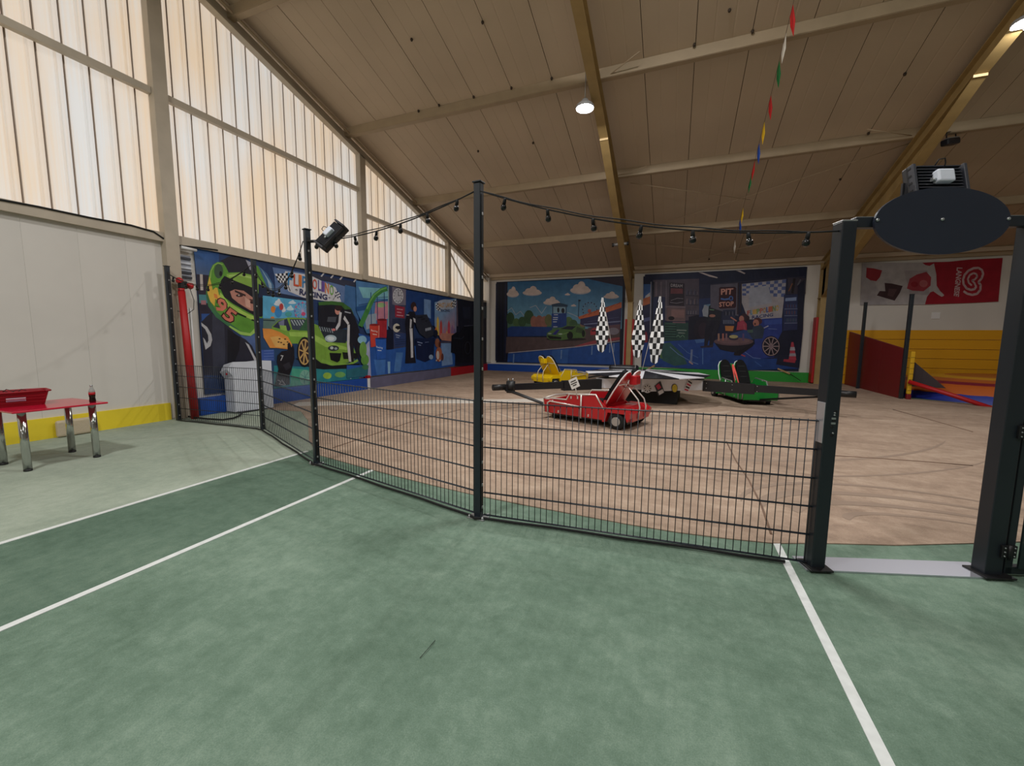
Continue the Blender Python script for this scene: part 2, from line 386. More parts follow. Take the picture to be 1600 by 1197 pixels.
# rake beam under the roof edge
for y0, y1 in ((RIDGE, YB-0.2),):
    b = MB(); vs = []
    for yy in (y0, y1):
        zt = roof_z(yy)-0.10
        for dx, dz in ((0.0, -0.28), (0.16, -0.28), (0.16, -0.24), (0.06, -0.24), (0.06, -0.0), (0.0, 0)): vs.append((XL+0.0+dx, yy, zt+dz))
    b.add(vs, [list(range(6))[::-1], list(range(6, 12))]+[(i, (i+1) % 6, 6+(i+1) % 6, 6+i) for i in range(6)])
    b.build('rake_beam', steel, gf)
    b = MB(); b.tube([(XL+0.21, y0, roof_z(y0)-0.16), (XL+0.21, y1, roof_z(y1)-0.16)], 0.03, 8); b.build('rake_pipe', purlinm, gf)

# ------------------------------------------------------------------ setting: eave wall behind
wb = struct('wall_back', MB().span(XL, XR, YB, YB+0.1, 0, 4.75), cream)
MB().span(XL, XR, YB-0.10, YB, 4.40, 4.62).build('eave_beam', purlinm, wb)
MB().span(XL, XR, YB-0.22, YB-0.10, 4.52, 4.66).build('gutter_board', roofm, wb)
me = MB().bbox((0, 0, 0.163), (4.56, 0.06, 0.32), 0.012).mesh('padded_board', orangew)
for k in range(6):
    for q in range(2):
        place('padded_board', me, wb, (7.72+q*4.58, YB-0.03, 0.33*k+0.01))
struct('wall_right', MB().span(XR, XR+0.1, YF, YB, 0, 10), cream)
struct('wall_front', MB().span(XL-0.1, XR, YF-0.1, YF, 0, roofh(YF)), cream)
# padded kerbs
def kerb(n, x0, x1, y0, y1, mm, top=0.34, cap=None, name='trim'):
    o = struct(name+'_%d' % n, MB().bbox(((x0+x1)/2, (y0+y1)/2, top/2), (x1-x0, y1-y0, top), 0.012), mm)
    if cap: MB().span(x0, x1, y0, y1, top, top+0.03).build('cap_strip', cap, o)
    return o
kerb(2, XL, XL+0.16, 5.10, 9.80, bluek)
kerb(3, XL, XL+0.16, 9.92, 14.78, greyk)
kerb(4, XL, XL+0.16, 14.84, 18.36, redpad)
kerb(5, XL+0.02, -2.05, YB-0.22, YB, bluek, 0.34, white)
kerb(6, -1.58, 4.80, YB-0.22, YB, greenk, 0.38)
MB().bbox((XL+0.09, 9.86, 0.17), (0.17, 0.1, 0.34), 0.01).build('white_end_block', white, bpy.data.objects['trim_3'])
MB().bbox((XL+0.09, 9.86, 0.38), (0.19, 0.12, 0.08), 0.01).build('red_end_cap', redpad, bpy.data.objects['trim_3'])

# ------------------------------------------------------------------ setting: roof
ce = struct('ceiling', MB().span(XL-0.1, XR, YB-0.02, YB+0.3, 4.76, 4.8), roofm)
pitch_ = 0.965
x = -2.8-pitch_*7
xs = []
while x < XR: xs.append(x); x += pitch_
for i, x0 in enumerate(xs):
    xa, xb = max(x0+0.006, XL-0.1), min(x0+pitch_-0.006, XR)
    if xb-xa < 0.05: continue
    b = MB()
    prof = [(xa, 0.05), (xa, 0), (xa+(xb-xa)*0.33-0.02, 0), (xa+(xb-xa)*0.33, 0.004), (xa+(xb-xa)*0.33+0.02, 0), (xb-(xb-xa)*0.33-0.02, 0), (xb-(xb-xa)*0.33, 0.004), (xb-(xb-xa)*0.33+0.02, 0), (xb, 0), (xb, 0.05)]
    dz = random.uniform(-0.004, 0.004)
    vs = [(px_, yy, roof_z(yy)+pz+dz) for yy in (RIDGE, YB+0.1) for px_, pz in prof]; n = len(prof)
    b.add(vs, [(j, j+1, n+j+1, n+j) for j in range(n-1)]); b.build('roof_panel', roofm, ce)
b = MB(); vs = [(XL-0.2, RIDGE, roof_z(RIDGE)+0.06), (XR+0.1, RIDGE, roof_z(RIDGE)+0.06), (XR+0.1, YB+0.3, roof_z(YB+0.3)+0.06), (XL-0.2, YB+0.3, roof_z(YB+0.3)+0.06)]
b.add(vs+[Vector(p)+Vector((0, 0, 0.1)) for p in vs], [(0, 1, 2, 3), (4, 5, 6, 7), (0, 1, 5, 4), (1, 2, 6, 5), (2, 3, 7, 6), (3, 0, 4, 7)]); b.build('roof_backing', roofdark, ce)
b = MB(); b.add([(XL-0.2, RIDGE, roof_z(RIDGE)+0.06), (XR+0.1, RIDGE, roof_z(RIDGE)+0.06), (XR+0.1, YF-0.2, roofh(YF)+0.06), (XL-0.2, YF-0.2, roofh(YF)+0.06)], [(0, 1, 2, 3)]); b.build('roof_slope', roofm, ce)
for k in range(-1, 5):
    yp = 3.08+3.12*k
    zb = roof_z(yp)-0.20
    b = MB(); b.span(XL+0.02, XR, yp-0.012, yp+0.012, zb, zb+0.20); b.span(XL+0.02, XR, yp, yp+0.13, zb-0.008, zb+0.004); b.span(XL+0.02, XR, yp+0.118, yp+0.13, zb, zb+0.025)
    b.build('purlin', purlinm, ce)
hook = mat('dark_fixing', (60, 48, 38), 0.7)
hm = MB().lathe([(0.02, -0.05), (0.03, -0.02), (0.02, 0.0)], n=8).mesh('fixing', hook)
for px_, py_ in ((653.8, 172), (685.9, 163), (740, 150), (799, 136), (862, 121), (754, 33), (833, 222), (643, 60), (747, 235), (1085, 68), (1176, 47), (1140, 14), (1357, 207), (1414, 114), (1108, 404), (1313, 279)):
    q = roof_pt(px_, py_); place('fixing', hm, ce, (q.x, q.y, q.z))
# hall frames: tapered beams with haunch and column
def frame(n, xc):
    t = thing('trim_%d' % n, None, None, (xc, 18.2, 0)); t['kind'] = 'structure'
    wv = 0.20
    b = MB(); top = lambda y: roof_z(y)-0.20
    lowr = lambda y: top(y)-0.34
    ys = [RIDGE, 10.55, 18.35]
    # top flange, bottom flange, web of the rafter
    for (dz0, dz1, ww) in ((-0.015, 0, wv), (-0.34, -0.325, wv), (-0.325, -0.015, 0.016)):
        vs = []
        for yy in (RIDGE, 18.3):
            for sx, dz in ((-1, dz0), (1, dz0), (1, dz1), (-1, dz1)): vs.append((xc+sx*ww/2, yy, top(yy)+dz))
        b.add(vs, [(0, 1, 2, 3), (7, 6, 5, 4), (0, 4, 5, 1), (1, 5, 6, 2), (2, 6, 7, 3), (3, 7, 4, 0)])
    b.build('rafter', ochre, t)
    b = MB(); y0, z0, y1, z1 = 10.5, lowr(10.5)-0.04, 18.05, 3.12
    vs = [(xc-wv/2, y0, z0), (xc+wv/2, y0, z0), (xc+wv/2, y1, z1), (xc-wv/2, y1, z1)]
    vs += [Vector(p)+Vector((0, 0, 0.02)) for p in vs]
    b.add(vs, [(3, 2, 1, 0), (4, 5, 6, 7), (0, 1, 5, 4), (1, 2, 6, 5), (2, 3, 7, 6), (3, 0, 4, 7)])
    b.prism([(y0, z0+0.02), (y1, z1+0.02), (18.3, z1), (18.3, lowr(18.3)), (y0, lowr(y0))], xc-0.008, xc+0.008, 'yz')
    b.span(xc-wv/2, xc+wv/2, y0-0.02, y0, z0, lowr(y0)+0.02)
    b.build('haunch', ochre, t)
    b = MB(); b.span(xc-wv/2, xc+wv/2, 18.03, 18.05, 0, 3.14); b.span(xc-wv/2, xc+wv/2, 18.33, 18.35, 0, 4.4); b.span(xc-0.008, xc+0.008, 18.05, 18.33, 0, 4.4); b.span(xc-wv/2-0.02, xc+wv/2+0.02, 18.0, 18.35, 3.12, 3.15)
    b.build('column', ochre, t)
    for sx in (-1, 1):
        MB().bbox((xc+sx*(wv/2+0.045), 18.17, 1.24), (0.08, 0.36, 2.40), 0.02).build('column_pad', redpad, t)
    return t
frame(7, -1.83); frame(8, 4.90); frame(9, 12.0)
# bracing rods below the roof sheets
for i, (a, c, la) in enumerate((((985, 286), (1172, 312), 'upper pair, falling right'), ((1030, 352), (1421, 224), 'upper pair, rising right'), ((988, 379), (1171, 397), 'lower pair, falling right'), ((1055, 414), (1301, 352), 'lower pair, rising right'))):
    A, B_ = roof_pt(*a, 0.14), roof_pt(*c, 0.14)
    MB().tube([A, B_], 0.009, 6).build('bracing_rod', purlinm, ce)
for a, c, la in (((936, 130), (1000, 80), 'short steel tie at the first rafter, above the lit lamp'), ((950, 279), (1010, 260), 'short steel tie at the first rafter, below the lit lamp'), ((1355, 202), (1425, 212), 'short steel tie beside the second rafter')):
    A, B_ = roof_pt(*a, 0.16), roof_pt(*c, 0.16)
    MB().tube([A, B_], 0.01, 6).build('tie_rod', purlinm, ce)
# ------------------------------------------------------------------ printed banners (flat print on hanging cloth)
class Art:
    def __init__(s, ax, val, sign): s.ax, s.val, s.sign = ax, val, sign; s.v = []; s.f = []; s.c = []; s.k = 0; s.sc = (0, 0, 1)
    def frame(s, ox, oy, sc): s.sc = (ox, oy, sc)
    def P(s, x, y): return plane_pt(s.sc[0]+x/s.sc[2], s.sc[1]+y/s.sc[2], s.ax, s.val)
    def raw(s, pts3, faces, col):
        s.k += 1; o = len(s.v)
        for p in pts3:
            p = Vector(p); p[s.ax] = s.val+s.sign*(0.004+0.00018*s.k); s.v.append(p)
        for f in faces: s.f.append([i+o for i in f]); s.c.append(col)
    def poly(s, pts, col): s.raw([s.P(*p) for p in pts], [list(range(len(pts)))], col)
    def grad(s, pts, cols): s.raw([s.P(*p) for p in pts], [list(range(len(pts)))], cols)     # one colour per corner
    def world(s, pts, col): s.raw(pts, [list(range(len(pts)))], col)
    def rect(s, x0, y0, x1, y1, col): s.poly([(x0, y0), (x1, y0), (x1, y1), (x0, y1)], col)
    def ell(s, cx, cy, rx, ry, col, n=20, rot=0):
        c_, s_ = math.cos(rot), math.sin(rot)
        s.poly([(cx+rx*math.cos(a)*c_-ry*math.sin(a)*s_, cy+rx*math.cos(a)*s_+ry*math.sin(a)*c_) for a in (2*PI*k/n for k in range(n))], col)
    def line(s, pts, w_, col):
        if w_ > 20 and len(pts) > 2:
            for i in range(len(pts)-1): s.line(pts[i:i+2], w_, col)
            for p in pts[1:-1]: s.ell(p[0], p[1], w_/2, w_/2, col, 12)
            return
        vs = []; fs = []
        for i in range(len(pts)-1):
            (x0, y0), (x1, y1) = pts[i], pts[i+1]; L = math.hypot(x1-x0, y1-y0) or 1; nx, ny = -(y1-y0)/L*w_/2, (x1-x0)/L*w_/2
            ex, ey = (x1-x0)/L*w_*0.06, (y1-y0)/L*w_*0.06
            o = len(vs); vs += [(x0+nx-ex, y0+ny-ey), (x1+nx+ex, y1+ny+ey), (x1-nx+ex, y1-ny+ey), (x0-nx-ex, y0-ny-ey)]; fs.append([o, o+1, o+2, o+3])
        s.raw([s.P(*p) for p in vs], fs, col)
    def ring(s, cx, cy, rx, ry, w_, col, n=28): s.line([(cx+rx*math.cos(2*PI*k/n), cy+ry*math.sin(2*PI*k/n)) for k in range(n+1)], w_, col)
    def spokes(s, cx, cy, rx, ry, n, w_, col, r0=0.0, ph=0):
        for k in range(n):
            a = 2*PI*k/n+ph; s.line([(cx+rx*r0*math.cos(a), cy+ry*r0*math.sin(a)), (cx+rx*math.cos(a), cy+ry*math.sin(a))], w_, col)
    def cloud(s, cx, cy, w_, h_, col, sh=None):
        if sh: s.ell(cx, cy+h_*0.12, w_, h_*0.45, sh)
        for dx, dy, rx, ry in ((0, 0.1, 1, 0.35), (-0.35, -0.1, 0.4, 0.5), (0.1, -0.35, 0.38, 0.6), (0.45, 0, 0.4, 0.4)): s.ell(cx+dx*w_, cy+dy*h_, rx*w_, ry*h_, col, 14)
    def check(s, q, nu, nv, ca, cb):
        def B(u, v):
            return tuple((q[0][i]*(1-u)+q[1][i]*u)*(1-v)+(q[3][i]*(1-u)+q[2][i]*u)*v for i in (0, 1))
        for par, col in ((0, ca), (1, cb)):
            vs = []; fs = []
            for a in range(nu):
                for b_ in range(nv):
                    if (a+b_) % 2 != par or col is None: continue
                    o = len(vs); vs += [B(a/nu, b_/nv), B((a+1)/nu, b_/nv), B((a+1)/nu, (b_+1)/nv), B(a/nu, (b_+1)/nv)]; fs.append([o, o+1, o+2, o+3])
            if vs: s.raw([s.P(*p) for p in vs], fs, col)
    def text(s, body, q, col, bold=0.02, outline=None, ow=0.06):    # q: corners TL, TR, BR, BL
        def go(bw, cc):
            cu = bpy.data.curves.new('t', 'FONT'); cu.body = body; cu.offset = bw; cu.resolution_u = 2
            o = bpy.data.objects.new('t', cu); COL.objects.link(o); me = o.to_mesh()
            co = [(v.co.x, v.co.y) for v in me.vertices]; fs = [list(p.vertices) for p in me.polygons]
            o.to_mesh_clear(); bpy.data.objects.remove(o); bpy.data.curves.remove(cu); return co, fs
        base, _ = go(0, col); x0 = min(c[0] for c in base); x1 = max(c[0] for c in base); y0 = min(c[1] for c in base); y1 = max(c[1] for c in base)
        for bw, cc in (((ow, outline),) if outline else ())+((bold, col),):
            co, fs = go(bw, cc); pts = []
            for x, y in co:
                u = (x-x0)/(x1-x0); v = (y1-y)/(y1-y0)
                pts.append(tuple((q[0][i]*(1-u)+q[1][i]*u)*(1-v)+(q[3][i]*(1-u)+q[2][i]*u)*v for i in (0, 1)))
            s.raw([s.P(*p) for p in pts], fs, cc)
    def build(s, parent, mm, name='print'):
        inv = WM[parent.name].inverted()
        me = bpy.data.meshes.new(name); me.from_pydata([tuple(inv @ p) for p in s.v], [], s.f); me.materials.append(mm)
        at = me.color_attributes.new('Col', 'FLOAT_COLOR', 'CORNER'); i = 0
        for pg, c in zip(me.polygons, s.c):
            for j, li in enumerate(pg.loop_indices):
                cc = c[j] if isinstance(c, list) else c
                g_ = 0.3*cc[0]+0.6*cc[1]+0.1*cc[2]; cc = [v*0.84+g_*0.16 for v in cc]
                at.data[li].color = (*lin(cc), 1)
        me.update(); o = bpy.data.objects.new(name, me); COL.objects.link(o); o.parent = parent; WM[o.name] = WM[parent.name]; return o

# ---- mural on the gable wall
MX = XL+0.045
mur = thing('mural_banner', 'long racing garage mural banner with helmeted driver on the left wall', 'banner', (MX, 11.8, 0.4), 0)
MB().span(XL+0.015, MX, 5.27, 18.36, 0.40, 3.26).build('cloth', mat('banner_cloth', (30, 46, 84), 0.7), mur)
A = Art(0, MX, 1)
def W(y, z): return (MX, y, z)
A.world([W(5.27, .40), W(18.36, .40), W(18.36, 3.26), W(5.27, 3.26)], (38, 62, 112))
# driver with helmet
A.frame(300, 380, 5.985)
A.grad([(12, 32), (250, 80), (250, 330), (40, 300)], [(34, 92, 168), (34, 84, 160), (70, 96, 140), (84, 104, 140)])
A.poly([(40, 290), (170, 300), (180, 700), (75, 720)], (50, 42, 60)); A.poly([(72, 290), (98, 292), (104, 440), (78, 440)], (196, 184, 178))
A.poly([(62, 480), (150, 484), (150, 560), (68, 560)], (72, 140, 150)); A.poly([(80, 535), (130, 535), (130, 575), (84, 575)], (170, 110, 120)); A.poly([(85, 660), (175, 660), (175, 725), (88, 725)], (44, 84, 160))
A.poly([(560, 600), (778, 520), (778, 1200), (560, 1200)], (60, 110, 160)); A.poly([(450, 860), (620, 860), (640, 1010), (560, 1010)], (78, 104, 160))
A.poly([(84, 740), (130, 690), (190, 640), (330, 760), (400, 850), (500, 900), (560, 960), (600, 1050), (640, 1235), (112, 1235), (100, 1000)], (42, 42, 58))
A.poly([(190, 660), (300, 760), (310, 1000), (300, 1235), (200, 1235), (185, 900)], (58, 60, 78)); A.poly([(330, 800), (450, 880), (440, 1000), (380, 1150), (330, 1150)], (24, 24, 34))
A.poly([(84, 742), (140, 785), (178, 850), (187, 905), (172, 960), (125, 996), (100, 880), (118, 900), (138, 938), (152, 910), (148, 860), (122, 805), (88, 772)], (190, 190, 196))
A.poly([(495, 926), (530, 950), (575, 1040), (612, 1102), (585, 1106), (548, 1025), (515, 962)], (190, 190, 196))
A.poly([(150, 340), (165, 260), (190, 205), (232, 176), (285, 178), (340, 138), (420, 126), (500, 158), (570, 190), (640, 230), (700, 290), (745, 380), (772, 470), (760, 540), (700, 600), (660, 690), (640, 760), (600, 830), (545, 868), (500, 872), (440, 850), (330, 772), (220, 690), (150, 590), (128, 480), (138, 400)], (92, 158, 44))
A.poly([(128, 480), (150, 590), (220, 690), (330, 772), (440, 850), (500, 872), (545, 868), (560, 850), (450, 820), (340, 740), (230, 640), (165, 540), (140, 440)], (58, 120, 74))
A.poly([(262, 168), (340, 126), (420, 118), (505, 150), (572, 200), (575, 300), (450, 272), (340, 275), (318, 230), (290, 185)], (44, 42, 56))
A.poly([(500, 155), (560, 185), (565, 250), (540, 250)], (165, 165, 185)); A.poly([(612, 205), (700, 285), (762, 395), (778, 480), (772, 610), (715, 520), (690, 390), (640, 270)], (66, 112, 160)); A.poly([(640, 230), (740, 380), (752, 500), (738, 480), (700, 340)], (150, 180, 205))
A.poly([(320, 288), (440, 275), (565, 302), (640, 350), (718, 478), (716, 545), (690, 545), (600, 445), (440, 385), (330, 352)], (134, 180, 62)); A.poly([(340, 300), (440, 288), (560, 315), (560, 335), (440, 305), (345, 315)], (165, 205, 95))
A.ell(247, 262, 42, 68, (64, 92, 66)); A.ell(266, 285, 14, 24, (26, 28, 30)); A.line([(168, 330), (176, 260), (205, 205), (240, 186), (285, 200)], 9, (150, 196, 84))
A.poly([(268, 350), (300, 306), (400, 352), (560, 415), (645, 500), (702, 560), (690, 630), (650, 690), (590, 682), (480, 622), (380, 565), (300, 505), (264, 430)], (30, 28, 38))
A.poly([(352, 452), (395, 432), (480, 445), (575, 515), (588, 640), (540, 628), (430, 560), (372, 512)], (196, 130, 112)); A.poly([(490, 500), (540, 540), (545, 610), (500, 590)], (222, 165, 145)); A.poly([(395, 436), (500, 482), (498, 498), (400, 458)], (62, 40, 40)); A.ell(442, 490, 34, 14, (70, 40, 40)); A.ell(560, 552, 20, 15, (60, 36, 38)); A.ell(436, 487, 9, 7, (190, 170, 160)); A.poly([(530, 520), (585, 530), (588, 560), (545, 540)], (90, 55, 50))
A.poly([(262, 460), (335, 548), (480, 640), (605, 700), (596, 735), (460, 672), (330, 592), (252, 500)], (166, 208, 76)); A.poly([(350, 770), (450, 826), (540, 842), (592, 785), (604, 826), (545, 868), (450, 855), (342, 782)], (156, 204, 84))
A.poly([(415, 642), (507, 686), (502, 698), (420, 664)], (24, 34, 24)); A.poly([(556, 710), (600, 722), (598, 734), (552, 722)], (24, 34, 24))
A.poly([(160, 308), (178, 380), (192, 440), (215, 415), (235, 420), (248, 480), (262, 500), (248, 548), (215, 520), (208, 590), (168, 545), (142, 470), (140, 400), (152, 350)], (236, 186, 56)); A.poly([(200, 470), (230, 480), (240, 520), (205, 510)], (232, 130, 50))
A.text('9', ((262, 508), (330, 566), (280, 670), (204, 598)), (226, 118, 92), 0.03, (70, 22, 30), 0.08)
A.text('5', ((345, 604), (416, 655), (358, 748), (282, 690)), (226, 118, 92), 0.03, (70, 22, 30), 0.08)
# sign, sky and green car
A.frame(400, 410, 5.987)
A.poly([(150, 45), (480, 105), (480, 150), (835, 210), (835, 380), (440, 330), (180, 290), (170, 130)], (96, 126, 180)); A.poly([(480, 95), (958, 190), (958, 240), (835, 225), (560, 150)], (58, 62, 84))
for x in (600, 690, 775, 905): A.poly([(x+28, 95+(x-600)*0.17), (x+42, 98+(x-600)*0.17), (x+14, 135+(x-600)*0.17), (x, 130+(x-600)*0.17)], (205, 205, 210))
A.poly([(270, 82), (500, 120), (740, 235), (795, 370), (640, 362), (440, 330), (300, 270), (250, 150)], (214, 212, 218))
A.poly([(20, 200), (180, 280), (500, 345), (500, 375), (150, 315), (20, 330)], (34, 46, 78)); A.poly([(60, 310), (500, 365), (500, 525), (60, 530)], (84, 178, 226))
A.poly([(830, 210), (958, 240), (958, 560), (880, 440), (820, 390)], (62, 112, 172))
A.cloud(335, 378, 38, 26, (205, 225, 240)); A.cloud(205, 385, 42, 48, (220, 225, 235)); A.cloud(245, 440, 30, 60, (215, 222, 232)); A.cloud(315, 435, 36, 36, (190, 222, 235))
A.ell(157, 440, 23, 32, (230, 130, 50)); A.ell(205, 465, 34, 50, (50, 140, 215)); A.ell(232, 416, 20, 32, (210, 64, 62)); A.ell(300, 485, 32, 24, (70, 170, 170)); A.ell(150, 520, 18, 14, (220, 130, 60))
A.ring(430, 455, 72, 78, 6, (190, 170, 215)); A.spokes(430, 455, 72, 78, 12, 4, (190, 170, 215)); A.ell(438, 482, 20, 18, (214, 72, 124))
for k in range(12): A.ell(430+72*math.cos(k*PI/6), 455+78*math.sin(k*PI/6), 9, 11, ((110, 120, 200), (200, 110, 150))[k % 2], 10)
A.check(((170, 108), (292, 100), (282, 195), (208, 190)), 6, 4, (228, 228, 232), (36, 36, 44)); A.line([(278, 180), (315, 268)], 5, (50, 50, 60))
A.check(((740, 258), (786, 292), (776, 345), (733, 318)), 4, 4, (228, 228, 232), (40, 50, 90)); A.line([(735, 318), (716, 352)], 4, (50, 50, 60))
for ch, x0, y0, x1, y1, col in (('F', 290, 94, 334, 212, (46, 136, 206)), ('L', 344, 110, 394, 220, (222, 82, 50)), ('I', 394, 116, 420, 222, (236, 120, 44)), ('P', 426, 128, 470, 236, (46, 136, 206)), ('P', 474, 140, 515, 240, (60, 170, 80)), ('O', 520, 152, 568, 250, (226, 80, 60)),
                                ('L', 574, 166, 604, 262, (86, 74, 160)), ('I', 608, 176, 634, 272, (110, 80, 170)), ('N', 638, 190, 678, 290, (240, 120, 50)), ('O', 682, 208, 722, 305, (110, 180, 60))):
    dy = (x1-x0)*0.22; g = (x1-x0)*0.07; A.text(ch, ((x0+g, y0), (x1-g, y0+dy), (x1-g, y1+dy*0.6), (x0+g, y1-dy*0.2)), col, 0.012)
A.text('RACING', ((405, 247), (660, 305), (658, 352), (402, 300)), (48, 54, 104), 0.03); A.text('*', ((362, 248), (384, 252), (384, 274), (362, 272)), (60, 60, 90)); A.text('*', ((672, 322), (690, 326), (690, 346), (672, 342)), (60, 60, 90))
A.poly([(0, 520), (958, 560), (958, 1100), (160, 1190), (0, 1190)], (38, 74, 120)); A.poly([(60, 525), (500, 520), (500, 640), (60, 640)], (96, 130, 120)); A.line([(60, 540), (170, 545)], 10, (40, 60, 70))
A.poly([(0, 820), (160, 815), (165, 920), (0, 925)], (56, 90, 176)); 
for k in range(4): A.line([(66, 828+k*26), (156, 824+k*26)], 5, (100, 130, 205))
A.poly([(160, 965), (958, 1000), (958, 1085), (600, 1125), (310, 1160), (160, 1180)], (34, 140, 150)); A.poly([(330, 990), (520, 1010), (520, 1140), (310, 1158)], (66, 170, 140)); A.ell(660, 1060, 40, 30, (150, 196, 60)); A.ell(780, 1050, 50, 26, (110, 180, 90)); A.ell(452, 1075, 52, 70, (120, 180, 160)); A.spokes(452, 1075, 46, 62, 7, 5, (70, 140, 140)); A.line([(880, 1040), (880, 1090)], 8, (200, 225, 225))
A.poly([(140, 600), (200, 545), (290, 515), (440, 520), (500, 560), (600, 600), (720, 660), (840, 740), (905, 790), (930, 860), (905, 925), (760, 960), (610, 945), (540, 900), (430, 830), (380, 760), (270, 760), (130, 700)], (122, 172, 52))
A.poly([(300, 650), (500, 655), (660, 740), (860, 800), (840, 820), (640, 790), (480, 700), (310, 690)], (158, 204, 78)); A.poly([(148, 604), (205, 550), (282, 526), (318, 625), (300, 642)], (52, 56, 84)); A.poly([(200, 560), (255, 535), (255, 590), (215, 600)], (120, 126, 160)); A.poly([(306, 530), (440, 530), (505, 560), (505, 635), (400, 636), (332, 630)], (66, 80, 96))
for k in range(5): A.line([(322+k*26, 540), (352+k*26, 590)], 9, (176, 190, 196))
A.poly([(212, 588), (272, 592), (282, 640), (262, 640), (218, 628)], (150, 200, 76)); A.poly([(392, 638), (505, 462), (510, 640)], (52, 104, 66))
A.poly([(575, 372), (700, 362), (800, 374), (880, 428), (905, 480), (880, 560), (600, 560)], (60, 112, 46)); A.poly([(575, 402), (700, 396), (790, 405), (850, 470), (846, 610), (700, 642), (575, 600)], (32, 34, 46)); A.poly([(665, 510), (745, 510), (735, 560), (655, 555)], (80, 86, 98))
A.poly([(575, 598), (846, 630), (832, 755), (650, 745)], (44, 54, 66)); A.ell(690, 712, 55, 34, (176, 200, 210)); A.ell(690, 712, 34, 20, (220, 232, 236))
for k in range(6): A.line([(585+k*22, 600+k*4), (600+k*22, 640+k*4)], 7, (150, 165, 175))
A.ell(716, 803, 52, 26, (50, 56, 66)); A.ell(700, 800, 16, 14, (190, 205, 200)); A.ell(738, 806, 14, 12, (150, 170, 170)); A.poly([(678, 846), (790, 850), (775, 920), (752, 936), (690, 912)], (22, 26, 30)); A.poly([(800, 840), (930, 850), (940, 900), (810, 905)], (26, 32, 30)); A.poly([(610, 900), (700, 940), (860, 945), (940, 905), (950, 925), (870, 965), (690, 965), (600, 930)], (130, 184, 60))
A.poly([(360, 900), (500, 985), (620, 1000), (958, 990), (958, 945), (700, 966), (600, 940), (520, 880)], (22, 26, 34))
A.ell(445, 838, 70, 142, (26, 26, 34)); A.ell(444, 838, 58, 122, (206, 164, 92)); A.ell(445, 838, 50, 108, (58, 38, 42)); A.spokes(445, 838, 52, 112, 8, 13, (206, 164, 92), 0.12, 0.2); A.ell(445, 838, 12, 22, (206, 164, 92))
A.poly([(52, 618), (130, 622), (210, 650), (290, 698), (336, 785), (285, 812), (180, 800), (120, 800), (60, 700)], (236, 146, 54)); A.poly([(120, 700), (200, 690), (300, 740), (280, 800), (170, 790)], (236, 176, 84))
for x, y in ((210, 715), (262, 718), (225, 750), (250, 768), (300, 760), (200, 745), (285, 745)): A.ell(x, y, 10, 6, (80, 40, 24))
A.poly([(190, 870), (230, 832), (285, 822), (284, 760), (300, 748), (316, 775), (320, 800), (330, 770), (345, 800), (350, 900), (320, 1010), (302, 1060), (303, 1142), (166, 1160), (180, 1070), (200, 1000), (184, 930)], (26, 26, 36)); A.text('7', ((222, 868), (245, 872), (240, 922), (216, 918)), (190, 190, 196)); A.line([(190, 1100), (225, 1115), (205, 1140), (265, 1148), (230, 1100)], 6, (170, 170, 176)); A.poly([(240, 960), (300, 930), (320, 980), (270, 1010)], (46, 46, 58))
A.ell(752, 452, 24, 38, (214, 140, 124)); A.ell(762, 428, 34, 26, (52, 38, 42)); A.poly([(768, 470), (800, 440), (880, 440), (925, 540), (958, 640), (958, 930), (930, 860), (905, 760), (905, 930), (862, 932), (842, 760), (846, 600), (800, 622), (780, 612), (812, 560), (780, 600), (744, 640), (730, 622), (760, 560)], (32, 32, 44)); A.poly([(770, 462), (792, 470), (778, 590), (742, 640), (734, 612), (760, 560)], (206, 206, 212)); A.poly([(818, 498), (862, 570), (848, 585), (806, 530)], (206, 206, 212)); A.poly([(846, 585), (868, 580), (864, 760), (882, 930), (858, 928), (840, 760)], (210, 210, 214)); A.ell(716, 630, 18, 12, (220, 120, 120)); A.line([(820, 462), (875, 475)], 10, (170, 176, 190))
# workshop, barrels, second mechanic
A.frame(540, 430, 7.041)
A.poly([(100, 60), (455, 112), (455, 640), (220, 640), (110, 400)], (74, 128, 186)); A.poly([(130, 130), (455, 150), (455, 260), (180, 250)], (120, 190, 205)); A.poly([(320, 290), (455, 290), (455, 480), (300, 500)], (206, 128, 150)); A.poly([(200, 440), (330, 420), (320, 560), (215, 600)], (150, 170, 190)); A.ell(380, 330, 50, 26, (150, 190, 120)); A.poly([(100, 350), (230, 320), (235, 380), (110, 400)], (36, 86, 150))
A.poly([(130, 640), (640, 790), (1140, 740), (1400, 800), (1410, 970), (900, 1040), (640, 1065), (250, 1112), (0, 1135), (0, 990), (200, 990)], (36, 92, 184)); A.poly([(215, 760), (250, 720), (268, 1112), (215, 1112)], (170, 176, 215)); A.ell(170, 710, 50, 44, (140, 200, 235)); A.poly([(300, 930), (430, 930), (420, 1090), (330, 1100)], (60, 120, 205)); A.poly([(450, 950), (480, 950), (478, 1080), (455, 1082)], (130, 180, 225)); A.poly([(545, 850), (620, 850), (590, 1060), (520, 1060)], (70, 126, 200)); A.poly([(1040, 745), (1150, 745), (1170, 980), (1050, 1000)], (120, 160, 215))
A.poly([(0, 1040), (140, 1010), (240, 990), (230, 1110), (0, 1135)], (34, 110, 130)); A.ell(200, 930, 44, 60, (96, 160, 60)); A.ell(180, 820, 40, 90, (110, 170, 70)); A.ell(205, 1010, 36, 30, (60, 130, 80))
for x in (265, 335, 412): A.line([(x, 190), (x+6, 540)], 8, (34, 70, 130))
A.line([(130, 330), (455, 270)], 8, (34, 70, 130)); A.line([(260, 250), (455, 240)], 6, (34, 70, 130)); A.line([(440, 148), (380, 170), (310, 225), (270, 290), (235, 370), (200, 450), (150, 560)], 52, (62, 140, 62)); A.line([(440, 138), (375, 160), (300, 218), (255, 290), (220, 370)], 16, (110, 186, 90))
